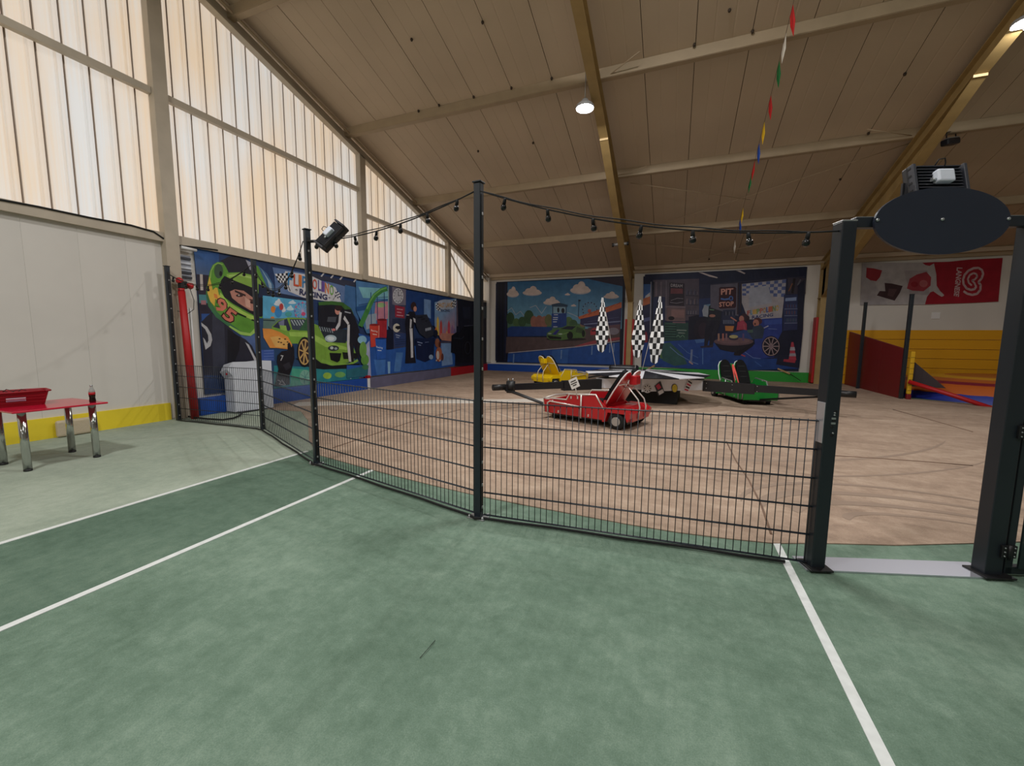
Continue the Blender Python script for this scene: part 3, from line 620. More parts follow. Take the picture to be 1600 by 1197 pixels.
A.poly([(455, 110), (655, 155), (650, 480), (650, 790), (500, 812), (490, 600), (455, 560)], (64, 70, 104)); A.line([(458, 110), (458, 560)], 8, (150, 190, 190)); A.poly([(500, 128), (655, 160), (650, 330), (530, 330), (500, 320)], (122, 116, 136)); A.ell(565, 228, 58, 84, (206, 206, 214)); A.ell(565, 228, 47, 70, (186, 186, 196))
A.spokes(565, 228, 50, 74, 12, 8, (44, 46, 60), 0.82); A.line([(566, 180), (566, 228), (596, 222)], 6, (40, 40, 54)); A.poly([(530, 330), (636, 352), (634, 475), (532, 462)], (168, 40, 64))
for k, (a, c) in enumerate(((550, 615), (552, 600), (548, 620))): A.line([(a, 372+k*34), (c, 380+k*34)], 9, (214, 150, 165))
A.poly([(650, 165), (1215, 262), (1215, 300), (965, 300), (965, 560), (650, 500)], (28, 66, 136)); A.poly([(850, 262), (925, 276), (925, 480), (850, 440)], (110, 150, 205)); A.poly([(500, 480), (650, 480), (650, 640), (505, 600)], (40, 50, 84)); A.ell(547, 580, 40, 48, (212, 206, 190)); A.poly([(540, 560), (585, 556), (590, 590), (560, 600), (530, 580)], (30, 30, 40)); A.poly([(396, 600), (510, 600), (515, 812), (440, 820), (400, 780)], (22, 30, 58)); A.poly([(515, 640), (650, 640), (650, 780), (525, 795)], (44, 66, 122)); A.line([(535, 655), (585, 668)], 8, (160, 175, 205)); A.line([(540, 680), (575, 688)], 7, (160, 175, 205))
for k in range(3): A.line([(530, 715+k*24), (645, 705+k*24)], 5, (26, 38, 76))
A.poly([(332, 490), (440, 492), (436, 690), (345, 690)], (186, 36, 50)); A.ell(386, 490, 54, 12, (130, 24, 36)); A.poly([(248, 545), (356, 545), (350, 780), (262, 792)], (224, 62, 48)); A.ell(302, 546, 54, 12, (150, 34, 38)); A.line([(352, 555), (348, 770)], 8, (240, 140, 120)); A.poly([(310, 695), (432, 695), (428, 915), (330, 930)], (36, 96, 200)); A.ell(371, 696, 61, 10, (20, 50, 120))
A.text('Racing', ((265, 596), (338, 610), (336, 634), (266, 622)), (236, 200, 190)); A.text('Racing', ((322, 778), (394, 790), (392, 814), (324, 804)), (190, 210, 240)); A.line([(282, 648), (328, 656)], 9, (236, 200, 190)); A.line([(336, 826), (380, 830)], 9, (190, 210, 240))
A.poly([(655, 440), (690, 400), (745, 400), (765, 470), (800, 508), (790, 542), (745, 532), (732, 600), (742, 800), (760, 965), (640, 970), (655, 700), (638, 520)], (28, 28, 42)); A.ell(733, 342, 32, 48, (54, 36, 40)); A.ell(750, 372, 18, 30, (212, 140, 118)); A.poly([(728, 468), (800, 502), (790, 538), (738, 515)], (200, 200, 208)); A.poly([(695, 480), (715, 490), (708, 580), (690, 580)], (200, 200, 208)); A.poly([(688, 585), (722, 585), (730, 905), (704, 908), (700, 740)], (208, 208, 214)); A.line([(655, 438), (684, 440)], 8, (190, 190, 200))
A.poly([(755, 695), (965, 688), (956, 910), (860, 955), (764, 920)], (18, 34, 78)); A.poly([(750, 440), (880, 432), (930, 540), (965, 655), (880, 700), (800, 640), (760, 560)], (44, 48, 64))
for k in range(4): A.ell(870+k*16, 600-k*4, 7, 18, (170, 180, 200)); A.line([(775+k*44, 470+k*18), (830+k*26, 460+k*20)], 14, (24, 26, 38))
A.line([(775, 735), (830, 748)], 9, (140, 160, 205)); A.line([(785, 765), (815, 772)], 8, (140, 160, 205)); A.line([(860, 740), (900, 735)], 6, (110, 130, 180)); A.ell(926, 900, 24, 26, (150, 180, 220))
A.poly([(1205, 270), (1549, 300), (1549, 985), (1190, 1000)], (26, 28, 48)); A.line([(1210, 280), (1216, 560)], 14, (110, 92, 110)); A.poly([(1270, 350), (1360, 350), (1360, 480), (1290, 480)], (38, 42, 66))
A.grad([(965, 298), (1205, 255), (1205, 722), (1150, 727), (1030, 700), (965, 560)], [(120, 170, 225), (110, 160, 215), (130, 120, 150), (200, 120, 110), (200, 120, 100), (130, 160, 200)]); A.ell(1090, 325, 112, 58, (176, 190, 214)); A.check(((975, 320), (1020, 300), (1030, 400), (985, 380)), 3, 5, (230, 230, 235), (36, 40, 60)); A.check(((1150, 290), (1200, 265), (1200, 340), (1160, 370)), 3, 5, (230, 230, 235), (36, 40, 60)); A.text('FAST LANE', ((1010, 308), (1160, 302), (1160, 350), (1012, 356)), (200, 150, 70), 0.03); A.text('RACING', ((1034, 374), (1130, 374), (1130, 404), (1034, 404)), (44, 50, 84), 0.03)
for x, y0, col in ((1000, 450, (232, 186, 60)), (980, 560, (226, 120, 50)), (1035, 490, (214, 70, 60)), (1122, 495, (214, 70, 90)), (1075, 560, (180, 120, 150)), (1160, 540, (150, 110, 160)), (1100, 600, (226, 150, 90)), (1185, 580, (120, 110, 170))): A.poly([(x-14, 660), (x-12, y0+40), (x, y0), (x+12, y0+40), (x+14, 660)], col)
A.poly([(1030, 640), (1205, 640), (1205, 722), (1150, 727), (1040, 715)], (196, 128, 110)); A.poly([(1035, 720), (1150, 727), (1150, 745), (1035, 745)], (70, 66, 96))
A.ell(1012, 870, 36, 82, (182, 96, 62)); A.ell(994, 745, 26, 50, (160, 92, 64)); A.ell(1000, 880, 16, 48, (226, 210, 200)); A.ell(1020, 760, 12, 34, (92, 44, 36)); A.ell(1050, 900, 14, 40, (110, 54, 44)); A.line([(982, 930), (984, 945)], 12, (220, 205, 195)); A.line([(1022, 930), (1024, 945)], 12, (220, 205, 195)); A.ell(978, 640, 22, 40, (24, 30, 56))
A.poly([(1150, 665), (1200, 630), (1235, 630), (1290, 558), (1390, 548), (1412, 600), (1412, 960), (1210, 965), (1185, 860), (1145, 850)], (16, 18, 30)); A.line([(1290, 560), (1388, 552)], 6, (90, 92, 120)); A.line([(1170, 690), (1260, 700), (1290, 670)], 5, (64, 68, 92)); A.ell(1330, 800, 44, 90, (10, 11, 18)); A.ring(1330, 800, 30, 66, 5, (60, 62, 84)); A.poly([(1500, 340), (1549, 340), (1549, 470), (1500, 480)], (60, 70, 80))
A.build(mur, print_mat('mural_print', 0.9))

# ---- race track banner on the eave wall
YW = YB-0.04
tb = thing('track_banner', 'race track banner with green car, tower and blue sky left of the first column', 'banner', (-5.2, YW, 0.42), 0)
MB().span(-8.22, -2.12, YW, YB-0.005, 0.40, 4.31).build('cloth', mat('banner_cloth2', (24, 30, 60), 0.7), tb)
A = Art(1, YW, -1); A.frame(760, 400, 5.442)
Z = lambda x, z: (x, YW, z)
A.world([Z(-8.22, .40), Z(-2.12, .40), Z(-2.12, 4.31), Z(-8.22, 4.31)], (22, 28, 58))
for x in (85, 112, 140, 165): A.line([(x, 235), (x-4, 890)], 9, (32, 42, 84) if x % 2 else (16, 20, 42))
A.grad([(180, 222), (1160, 184), (1150, 620), (180, 620)], [(46, 122, 186), (44, 118, 184), (120, 180, 215), (120, 184, 210)])
A.poly([(860, 194), (1160, 180), (1160, 258), (1010, 228)], (58, 46, 70))
for c in ((225, 318, 52, 62), (390, 308, 82, 56), (555, 392, 72, 50), (800, 285, 88, 74), (690, 328, 24, 14), (1062, 342, 66, 42), (742, 423, 24, 14)): A.cloud(*c, (238, 216, 208), (190, 190, 206))
for pts in (((180, 470), (215, 440), (250, 500), (290, 470), (330, 520)), ((370, 440), (420, 420), (470, 490), (510, 430)), ((690, 480), (740, 500), (780, 520))): A.line(pts, 5, (190, 200, 215))
A.poly([(180, 560), (720, 560), (840, 590), (840, 640), (180, 640)], (84, 130, 100))
for x, y, rx, ry, c in ((205, 530, 34, 52, (52, 90, 56)), (255, 565, 30, 36, (84, 122, 70)), (305, 560, 34, 44, (60, 98, 60)), (362, 520, 42, 60, (58, 96, 60)), (405, 560, 30, 52, (176, 110, 92)), (450, 560, 36, 56, (168, 104, 90)), (495, 560, 32, 50, (172, 112, 96)), (530, 545, 34, 50, (120, 120, 74)), (700, 560, 36, 44, (92, 130, 76)), (740, 575, 34, 34, (70, 108, 70)), (820, 580, 26, 26, (150, 120, 90))): A.ell(x, y, rx, ry, c, 14)
A.poly([(180, 615), (215, 598), (560, 604), (560, 690), (180, 690)], (36, 74, 156)); A.line([(180, 690), (560, 684)], 10, (24, 36, 70))
A.poly([(560, 430), (680, 430), (680, 492), (560, 492)], (150, 190, 214)); A.line([(565, 430), (565, 492)], 8, (50, 70, 110)); A.line([(678, 430), (678, 492)], 8, (50, 70, 110)); A.ell(612, 460, 10, 22, (40, 44, 60)); A.ell(652, 465, 14, 22, (40, 44, 60)); A.poly([(553, 412), (620, 398), (692, 416), (690, 434), (560, 432)], (56, 84, 116)); A.poly([(555, 490), (682, 486), (682, 604), (555, 612)], (42, 78, 166)); A.line([(625, 490), (625, 606)], 4, (30, 58, 130))
for x0, x1, y in ((575, 608, 500), (568, 608, 524), (566, 606, 540), (568, 600, 560), (570, 604, 602)): A.line([(x0, y), (x1, y)], 7, (214, 222, 240))
A.line([(788, 372), (782, 520)], 6, (52, 70, 96)); A.poly([(782, 370), (804, 374), (802, 386), (782, 386)], (40, 50, 70))
A.ring(880, 456, 60, 58, 3, (150, 170, 196)); A.spokes(880, 456, 60, 58, 14, 2, (150, 170, 196))
for k in range(14): A.ell(880+61*math.cos(k*2*PI/14), 456+60*math.sin(k*2*PI/14), 5, 7, (56, 60, 90), 8)
A.ell(877, 468, 15, 15, (200, 90, 80))
A.poly([(800, 530), (1152, 430), (1140, 640), (850, 600), (800, 580)], (62, 60, 108)); A.poly([(780, 518), (960, 455), (1150, 392), (1150, 440), (960, 500), (790, 538)], (228, 110, 66))
for k in range(7): A.line([(820+k*48, 516-k*17), (850+k*48, 498-k*17)], 6, (190, 76, 50))
A.line([(830, 582), (1140, 556)], 10, (130, 140, 184)); A.line([(860, 560), (1130, 520)], 5, (90, 90, 140))
A.poly([(172, 688), (560, 692), (850, 622), (1138, 585), (1134, 720), (780, 768), (195, 826), (165, 826)], (104, 82, 84)); A.poly([(860, 612), (1138, 580), (1138, 640), (900, 650)], (120, 84, 96))
A.ell(1080, 640, 50, 30, (150, 140, 156)); A.poly([(750, 768), (900, 722), (1134, 690), (1134, 712), (900, 752), (760, 775)], (190, 78, 88)); A.line([(190, 824), (780, 772), (1134, 722)], 6, (200, 196, 214))
A.poly([(185, 830), (780, 777), (1134, 734), (1134, 925), (180, 900)], (36, 92, 190)); A.poly([(560, 800), (700, 790), (690, 915), (560, 908)], (52, 112, 205))
for x, y0 in ((235, 835), (640, 800), (900, 765), (1052, 745), (1085, 742)): A.line([(x, y0), (x-4, y0+75)], 10, (120, 160, 220))
A.ell(680, 708, 170, 14, (50, 40, 44)); A.poly([(516, 655), (560, 628), (620, 622), (680, 592), (790, 590), (832, 618), (846, 660), (834, 694), (740, 700), (640, 716), (540, 712), (514, 690)], (92, 136, 66)); A.poly([(632, 620), (692, 596), (765, 598), (728, 628)], (40, 44, 66)); A.poly([(770, 600), (826, 622), (830, 660), (760, 650)], (70, 96, 60)); A.poly([(560, 666), (600, 628), (626, 626), (592, 672)], (56, 56, 160)); A.poly([(516, 676), (640, 690), (636, 708), (540, 706)], (28, 34, 32)); A.ell(712, 676, 26, 34, (30, 34, 32)); A.ell(826, 660, 14, 30, (30, 34, 32)); A.ell(540, 660, 16, 6, (190, 210, 190)); A.ell(630, 664, 18, 6, (190, 210, 190)); A.line([(650, 665), (700, 650)], 5, (140, 180, 96))
A.poly([(884, 640), (905, 616), (935, 614), (946, 640), (944, 668), (886, 672)], (214, 62, 76)); A.poly([(896, 632), (935, 628), (935, 640), (896, 642)], (50, 34, 50))
A.build(tb, print_mat('track_print', 0.62))
MB().span(-8.15, -2.1, YW-0.012, YW, 0.385, 0.41).build('bottom_batten', mat('batten', (150, 150, 150), 0.5), tb)

# ---- pit stop banner on the eave wall
pb_ = thing('pit_stop_banner', 'pit stop garage banner with two children and a table right of the first column', 'banner', (1.5, YW, 0.42), 0)
MB().span(-1.33, 4.44, YW, YB-0.005, 0.42, 4.33).build('cloth', mat('banner_cloth3', (26, 34, 70), 0.7), pb_)
A = Art(1, YW, -1)
A.world([Z(-1.33, .42), Z(4.44, .42), Z(4.44, 4.33), Z(-1.33, 4.33)], (42, 48, 86))
A.frame(1000, 410, 7.043)
A.poly([(38, 155), (986, 90), (986, 240), (560, 240), (38, 260)], (34, 42, 84)); A.poly([(640, 108), (690, 112), (860, 168), (850, 180), (800, 170)], (226, 206, 206))
A.poly([(145, 195), (650, 180), (650, 640), (145, 640)], (98, 86, 104)); A.poly([(38, 240), (118, 240), (112, 400), (36, 420)], (66, 118, 200)); A.poly([(60, 370), (110, 330), (110, 400), (50, 400)], (214, 214, 220)); A.poly([(36, 400), (112, 372), (110, 455), (30, 480)], (226, 116, 70)); A.poly([(28, 480), (110, 460), (108, 880), (26, 890)], (48, 48, 92)); A.poly([(28, 620), (108, 600), (108, 640), (28, 660)], (100, 110, 170)); A.ell(66, 840, 18, 80, (170, 50, 74)); A.line([(122, 215), (112, 770)], 9, (178, 180, 196)); A.line([(150, 215), (135, 870)], 16, (26, 26, 44))
A.poly([(145, 380), (278, 380), (270, 880), (140, 880)], (44, 54, 104)); A.line([(180, 215), (180, 370)], 20, (130, 110, 124)); A.line([(232, 215), (232, 370)], 18, (126, 108, 122)); A.line([(290, 200), (286, 640)], 12, (124, 112, 128))
A.poly([(325, 222), (490, 232), (486, 480), (316, 470)], (56, 44, 62)); A.poly([(340, 285), (470, 290), (470, 345), (335, 345)], (140, 70, 80)); A.text('DREAM', ((340, 236), (468, 244), (466, 276), (340, 268)), (190, 180, 190)); A.line([(340, 420), (410, 395), (475, 400)], 5, (170, 160, 176)); A.line([(330, 440), (400, 450), (475, 436)], 5, (170, 160, 176)); A.line([(280, 488), (500, 494)], 14, (150, 128, 138))
A.poly([(298, 502), (500, 506), (498, 650), (292, 645)], (138, 108, 112)); A.poly([(345, 520), (490, 524), (488, 610), (345, 606)], (168, 124, 124)); A.ell(345, 615, 34, 22, (40, 32, 44))
for y in (370, 470, 580): A.line([(505, y-6), (645, y)], 8, (60, 60, 84))
for k in range(9): A.line([(518+k*14, 300+(k % 3)*12), (516+k*14, 355)], 8, ((90, 96, 130), (60, 60, 90), (120, 110, 130))[k % 3]); A.line([(518+k*14, 400+(k % 2)*16), (516+k*14, 462)], 8, ((150, 130, 140), (66, 66, 96), (100, 100, 130))[k % 3]); A.line([(518+k*14, 520+(k % 2)*14), (516+k*14, 572)], 8, ((90, 90, 120), (140, 134, 150))[k % 2])
A.poly([(268, 660), (532, 664), (530, 860), (264, 866)], (52, 92, 86))
for k in range(6): A.line([(272, 690+k*28), (400, 692+k*28)], 6, (24, 38, 46)); A.line([(280, 676+k*28), (390, 678+k*28)], 4, (100, 150, 130))
A.line([(405, 745), (510, 750)], 12, (150, 170, 160)); A.line([(420, 775), (495, 780)], 12, (140, 160, 150)); A.line([(400, 820), (420, 800), (440, 825), (470, 800), (490, 825)], 7, (120, 170, 140)); A.line([(360, 660), (500, 664)], 12, (150, 110, 124))
A.poly([(536, 600), (730, 560), (720, 900), (540, 860)], (34, 34, 62)); A.ell(690, 740, 100, 125, (44, 36, 60)); A.ell(700, 750, 60, 90, (60, 44, 66)); A.poly([(650, 400), (810, 390), (860, 420), (700, 600), (650, 600)], (46, 66, 124)); A.poly([(700, 470), (790, 455), (790, 490), (700, 560)], (110, 160, 200))
A.poly([(26, 885), (600, 850), (986, 880), (986, 1190), (20, 1140)], (38, 84, 184)); A.poly([(180, 905), (330, 880), (470, 1010), (520, 1120), (380, 1140), (250, 1080)], (58, 110, 110)); A.poly([(190, 900), (215, 905), (250, 1060), (225, 1060)], (90, 140, 80))
A.line([(330, 930), (420, 1010), (560, 1090), (640, 1120)], 8, (110, 150, 214)); A.line([(420, 900), (520, 990), (640, 1050)], 6, (90, 136, 210)); A.line([(570, 960), (560, 1110)], 22, (130, 150, 200)); A.line([(690, 950), (690, 1120)], 10, (90, 140, 220)); A.line([(540, 1090), (580, 1120)], 16, (210, 170, 170)); A.poly([(600, 850), (740, 840), (700, 880), (620, 890)], (80, 130, 214))
A.poly([(758, 480), (800, 458), (880, 470), (896, 540), (888, 640), (740, 645), (705, 605), (748, 560)], (44, 48, 64)); A.poly([(684, 530), (712, 466), (752, 484), (752, 560), (745, 602), (694, 592)], (176, 184, 200)); A.ell(840, 432, 32, 52, (206, 128, 112)); A.ell(842, 398, 40, 28, (46, 30, 38)); A.poly([(820, 455), (840, 480), (830, 500), (808, 470)], (206, 130, 112)); A.ell(795, 588, 34, 16, (206, 140, 120)); A.line([(765, 520), (815, 525)], 8, (120, 180, 130)); A.poly([(735, 640), (885, 640), (850, 780), (800, 910), (760, 915), (775, 760), (740, 920), (705, 925), (715, 740)], (40, 38, 62)); A.poly([(660, 925), (810, 905), (800, 935), (670, 940)], (60, 50, 76))
A.frame(1110, 410, 6.65)
A.poly([(0, 95), (990, 45), (990, 170), (790, 160), (300, 200), (0, 235)], (30, 38, 76)); A.poly([(0, 132), (75, 156), (70, 166), (0, 150)], (226, 206, 206)); A.poly([(262, 84), (310, 86), (364, 114), (350, 122)], (216, 200, 200)); A.line([(0, 232), (300, 205), (980, 150)], 10, (60, 58, 88))
A.poly([(0, 236), (290, 214), (290, 560), (0, 470)], (112, 106, 128)); A.poly([(90, 268), (105, 258), (252, 254), (268, 268), (266, 460), (254, 474), (100, 482), (86, 470)], (70, 26, 44))
A.text('PIT', ((112, 278), (236, 272), (226, 330), (112, 336)), (246, 168, 150), 0.03); A.text('STOP', ((92, 416), (240, 406), (238, 452), (92, 462)), (246, 168, 150), 0.03); A.line([(108, 378), (150, 386), (200, 378)], 17, (84, 132, 226)); A.ring(214, 374, 16, 20, 12, (84, 132, 226), 14)
A.line([(290, 215), (282, 540)], 14, (60, 44, 62)); A.line([(320, 212), (310, 520)], 14, (70, 52, 66)); A.poly([(130, 495), (260, 490), (255, 640), (120, 640)], (56, 62, 100))
for k in range(7): A.ell(145+k*17, 530, 7, 24, ((40, 44, 70), (96, 96, 120))[k % 2], 10); A.line([(138+k*17, 600), (138+k*17, 640)], 8, (130, 140, 176))
A.poly([(325, 226), (786, 176), (740, 580), (560, 590), (390, 594), (325, 420)], (196, 188, 196)); A.check(((330, 228), (786, 178), (772, 360), (330, 345)), 11, 5, (96, 116, 186), (196, 192, 204)); A.poly([(400, 270), (600, 240), (640, 420), (400, 470)], (186, 190, 210))
cols = [(220, 96, 80), (110, 160, 190), (226, 180, 90), (130, 170, 90), (220, 110, 90), (200, 150, 70), (90, 110, 190), (214, 110, 80), (120, 160, 90), (224, 180, 70)]
for k, ch in enumerate('FLIPPOLINO'):
    u0, u1 = k/10, (k+0.86)/10; T = lambda u: (382+u*330, 506-u*62); Bq = lambda u: (384+u*326, 548-u*48)
    A.text(ch, (T(u0), T(u1), Bq(u1), Bq(u0)), cols[k], 0.04)
A.text('RACING', ((432, 556), (650, 528), (648, 560), (432, 588)), (60, 70, 140), 0.03)
A.poly([(800, 160), (990, 165), (985, 330), (800, 330)], (70, 62, 84)); A.line([(870, 170), (850, 320)], 26, (40, 26, 34)); A.line([(812, 300), (850, 220)], 12, (150, 90, 60)); A.line([(905, 240), (935, 180)], 16, (110, 110, 126))
A.poly([(762, 340), (905, 330), (900, 700), (752, 712)], (50, 60, 116)); A.poly([(778, 372), (892, 362), (890, 398), (776, 404)], (150, 176, 230))
for y in (485, 555, 632): A.line([(768, y), (905, y-2)], 7, (130, 140, 180))
for k in range(8): A.ell(790+k*14, 455, 6, 20, ((90, 60, 90), (70, 90, 150))[k % 2], 8); A.ell(790+k*14, 522, 6, 22, ((120, 80, 100), (60, 80, 140))[k % 2], 8); A.ell(790+k*14, 600, 6, 22, ((60, 90, 120), (90, 90, 130))[k % 2], 8)
A.poly([(905, 240), (975, 180), (960, 700), (920, 1100), (700, 1060), (700, 720), (900, 700)], (32, 36, 68)); A.poly([(0, 900), (300, 940), (520, 1000), (917, 1000), (915, 1105), (0, 1130)], (36, 80, 172)); A.poly([(700, 960), (917, 960), (915, 1100), (680, 1060)], (36, 40, 72))
A.poly([(440, 600), (560, 585), (745, 575), (742, 720), (700, 800), (660, 985), (500, 1005), (390, 990), (310, 930), (460, 850)], (48, 72, 178)); A.poly([(560, 600), (740, 590), (740, 640), (560, 650)], (60, 92, 200)); A.line([(340, 920), (440, 990), (520, 1000)], 7, (110, 140, 220)); A.line([(320, 960), (360, 975)], 12, (220, 70, 80)); A.line([(540, 690), (600, 660)], 10, (200, 200, 220)); A.line([(600, 690), (690, 695)], 6, (110, 140, 220))
A.ell(628, 872, 96, 108, (34, 30, 48)); A.ring(628, 872, 84, 94, 8, (206, 170, 170)); A.spokes(628, 872, 78, 88, 10, 10, (190, 160, 166), 0.2); A.ell(628, 872, 16, 18, (160, 130, 140)); A.line([(460, 1030), (530, 1080)], 10, (60, 110, 200))
A.ell(350, 572, 38, 42, (74, 46, 62)); A.ell(385, 580, 20, 28, (64, 40, 56)); A.ell(322, 588, 26, 34, (222, 138, 122)); A.poly([(282, 620), (340, 600), (376, 640), (378, 735), (350, 740), (345, 700), (268, 705)], (206, 66, 98)); A.line([(210, 570), (270, 610)], 14, (222, 140, 124)); A.line([(345, 640), (362, 735)], 18, (216, 90, 110)); A.poly([(200, 745), (350, 700), (440, 720), (440, 800), (300, 800)], (58, 84, 160)); A.poly([(150, 660), (245, 662), (232, 715), (155, 712)], (230, 140, 66))
A.ell(490, 612, 46, 36, (104, 48, 56)); A.ell(472, 632, 32, 38, (216, 134, 116)); A.poly([(450, 665), (520, 650), (560, 690), (540, 790), (440, 800), (400, 740)], (60, 76, 104)); A.ell(462, 640, 8, 12, (90, 30, 40)); A.poly([(380, 700), (440, 700), (440, 730), (385, 730)], (86, 120, 110))
A.poly([(38, 830), (100, 905), (230, 935), (360, 905), (445, 830)], (44, 36, 54)); A.ell(240, 822, 205, 42, (126, 94, 106)); A.ell(240, 816, 170, 30, (146, 108, 116)); A.ell(240, 790, 50, 20, (70, 60, 90)); A.ell(240, 772, 46, 18, (216, 200, 130))
for x, c in ((85, (206, 150, 130)), (130, (206, 120, 110)), (165, (170, 120, 130)), (340, (120, 90, 150))): A.line([(x, 740), (x, 812)], 18, c)
A.poly([(245, 935), (330, 900), (450, 830), (440, 870), (300, 970), (250, 965)], (34, 26, 46)); A.ell(270, 955, 30, 14, (40, 28, 40))
A.poly([(838, 828), (860, 828), (890, 1015), (810, 1015)], (226, 66, 92)); A.poly([(828, 880), (872, 880), (878, 915), (822, 915)], (196, 190, 206)); A.poly([(820, 945), (882, 945), (886, 975), (815, 975)], (190, 180, 196)); A.poly([(760, 1005), (885, 1010), (875, 1045), (755, 1030)], (210, 56, 80))
A.build(pb_, print_mat('pit_print', 0.6))

# ---- advertising banner at the far right
ab = thing('advertising_banner', 'red and white ice cream banner hung sideways with heart emblem, high on the cream wall', 'banner', (8.0, YW, 2.9), 0)
A = Art(1, YW, -1); A.frame(1330, 390, 4.604)
cor = [A.P(*p) for p in ((80, 97), (340, 95), (600, 93), (850, 72), (1090, 60), (1072, 220), (1058, 374), (860, 384), (530, 395), (65, 400))]
n = len(cor); MB().add(cor+[p+Vector((0, 0.02, 0)) for p in cor], [list(range(n)), list(range(n, 2*n))[::-1]]+[[i, n+i, n+(i+1) % n, (i+1) % n] for i in range(n)]).build('cloth', mat('banner_cloth4', (206, 200, 200), 0.7), ab)
A.poly([(80, 97), (600, 93), (600, 395), (65, 400)], (214, 206, 208)); A.poly([(100, 100), (140, 180), (200, 300), (260, 398), (65, 400), (80, 97)], (200, 192, 196)); A.poly([(380, 150), (560, 150), (600, 260), (560, 330), (420, 320)], (196, 186, 190))
A.poly([(510, 95), (600, 90), (700, 88), (850, 72), (1090, 60), (1072, 220), (1058, 374), (860, 384), (530, 395), (545, 340), (575, 300), (610, 300), (640, 320), (612, 265), (610, 190), (598, 140), (570, 120), (535, 112)], (204, 20, 46))
A.poly([(595, 100), (612, 180), (614, 260), (640, 300), (660, 318), (668, 330), (650, 340), (625, 325), (590, 300), (560, 310), (560, 200), (540, 130)], (216, 208, 210))
A.ell(652, 328, 14, 10, (226, 216, 216)); A.poly([(110, 130), (160, 135), (222, 150), (205, 200), (180, 228), (140, 222), (106, 200)], (196, 34, 48)); A.poly([(420, 210), (470, 180), (540, 160), (575, 200), (570, 260), (520, 300), (440, 296), (400, 280)], (206, 60, 76)); A.ell(520, 245, 30, 26, (226, 110, 116)); A.ell(455, 250, 26, 20, (190, 30, 50))
A.poly([(240, 240), (290, 244), (370, 262), (350, 310), (312, 368), (250, 350), (184, 330), (205, 298), (245, 300)], (82, 50, 56)); A.poly([(270, 280), (330, 285), (300, 340), (260, 330)], (110, 74, 80))
A.line([(808, 300), (835, 318), (870, 326), (905, 318), (928, 290), (930, 255), (915, 235), (938, 205), (948, 175), (940, 148), (915, 132), (880, 134), (842, 152), (815, 182), (804, 215), (808, 250), (830, 280), (860, 290), (885, 285), (898, 268)], 16, (236, 196, 200))
A.line([(898, 268), (885, 240), (868, 222), (888, 215), (905, 196), (900, 176), (878, 170), (852, 184), (838, 212), (845, 240), (866, 258)], 13, (236, 196, 200))
A.text('LANGNESE', ((798, 132), (772, 340), (738, 332), (760, 130)), (240, 200, 204), 0.03)
A.build(ab, print_mat('ad_print', 0.6))

# ------------------------------------------------------------------ fence round the ride
POSTS = [Vector((-8.50, 4.66, 0)), Vector((-6.403, 4.749, 0)), Vector((-4.038, 3.672, 0)), Vector((-1.526, 3.084, 0)), Vector((0.962, 3.262, 0)), Vector((2.0, 3.60, 0))]
PL = ['black fence post at the left wall, in front of the red leaning pole', 'black fence post beside the white console', 'tall fence post carrying the tilted black floodlight',
      'tallest-looking fence post in the middle of the picture, string lights meeting at its top']
def fpost(i):
    p = POSTS[i]; a = POSTS[max(i-1, 0)]; c = POSTS[i+1]; d = (c-a); rz = math.atan2(d.y, d.x)
    t = thing('fence_post', PL[i], 'fence post', tuple(p), rz, 'tall fence posts round the ride')
    MB().bbox((0, 0, 1.395), (0.062, 0.062, 2.79), 0.006).build('post_tube', anth, t, True)
    MB().bbox((0, 0, 2.797), (0.078, 0.078, 0.012), 0.003).build('post_cap', anth, t, True)
    MB().span(0.030, 0.036, -0.016, 0.016, 0.06, 2.7).build('clamp_rail', blackp, t, True)
    cm = MB().bbox((0.040, -0.004, 0), (0.010, 0.016, 0.022), 0.002).mesh('clamp_screw', zinc)
    for z in (0.1, 0.3, 0.5, 0.7, 0.9, 1.05, 1.3, 1.55, 1.8, 2.05, 2.3, 2.55): place('clamp_screw', cm, t, (-0.002, 0, z))
    if i > 1:
        b = MB(); b.bbox((0, 0, 0.005), (0.17, 0.13, 0.010), 0.003); b.build('base_plate', zinc, t, True)
        for sx in (-1, 1):
            for sy in (-1, 1): MB().lathe([(0.012, 0.01), (0.012, 0.022), (0.006, 0.03)], (sx*0.065, sy*0.048, 0), 8).build('anchor_bolt', zinc, t, True)
    return t
for i in range(4): fpost(i)
wire_v = MB().tube([(0, 0, 0.025), (0, 0, 1.035)], 0.0033, 5).mesh('vertical_wire', anth)
FL = ['low wire mesh fence panel between the left wall post and the console post', 'low wire mesh fence panel running from the console post to the floodlight post',
      'low wire mesh fence panel left of the middle post', 'low wire mesh fence panel right of the middle post, up to the gate']
for i in range(4):
    a, c = POSTS[i], POSTS[i+1]; d = c-a; L = d.length; rz = math.atan2(d.y, d.x); g0 = 0.045; L2 = L-0.09
    o = a + d.normalized()*g0
    t = thing('wire_fence', FL[i], 'fence panel', (o.x, o.y, 0), rz, 'wire mesh fence panels round the ride')
    hw = MB().tube([(0, -0.0075, 0), (L2, -0.0075, 0)], 0.0042, 6).tube([(0, 0.0075, 0), (L2, 0.0075, 0)], 0.0042, 6).mesh('horizontal_wire', anth)
    for k in range(6): place('horizontal_wire', hw, t, (0, 0, 0.03+0.2*k-(0.005 if k == 5 else 0)))
    n = int(L2/0.05)
    for k in range(n+1): place('vertical_wire', wire_v, t, (0.012+k*(L2-0.024)/n, 0, 0))
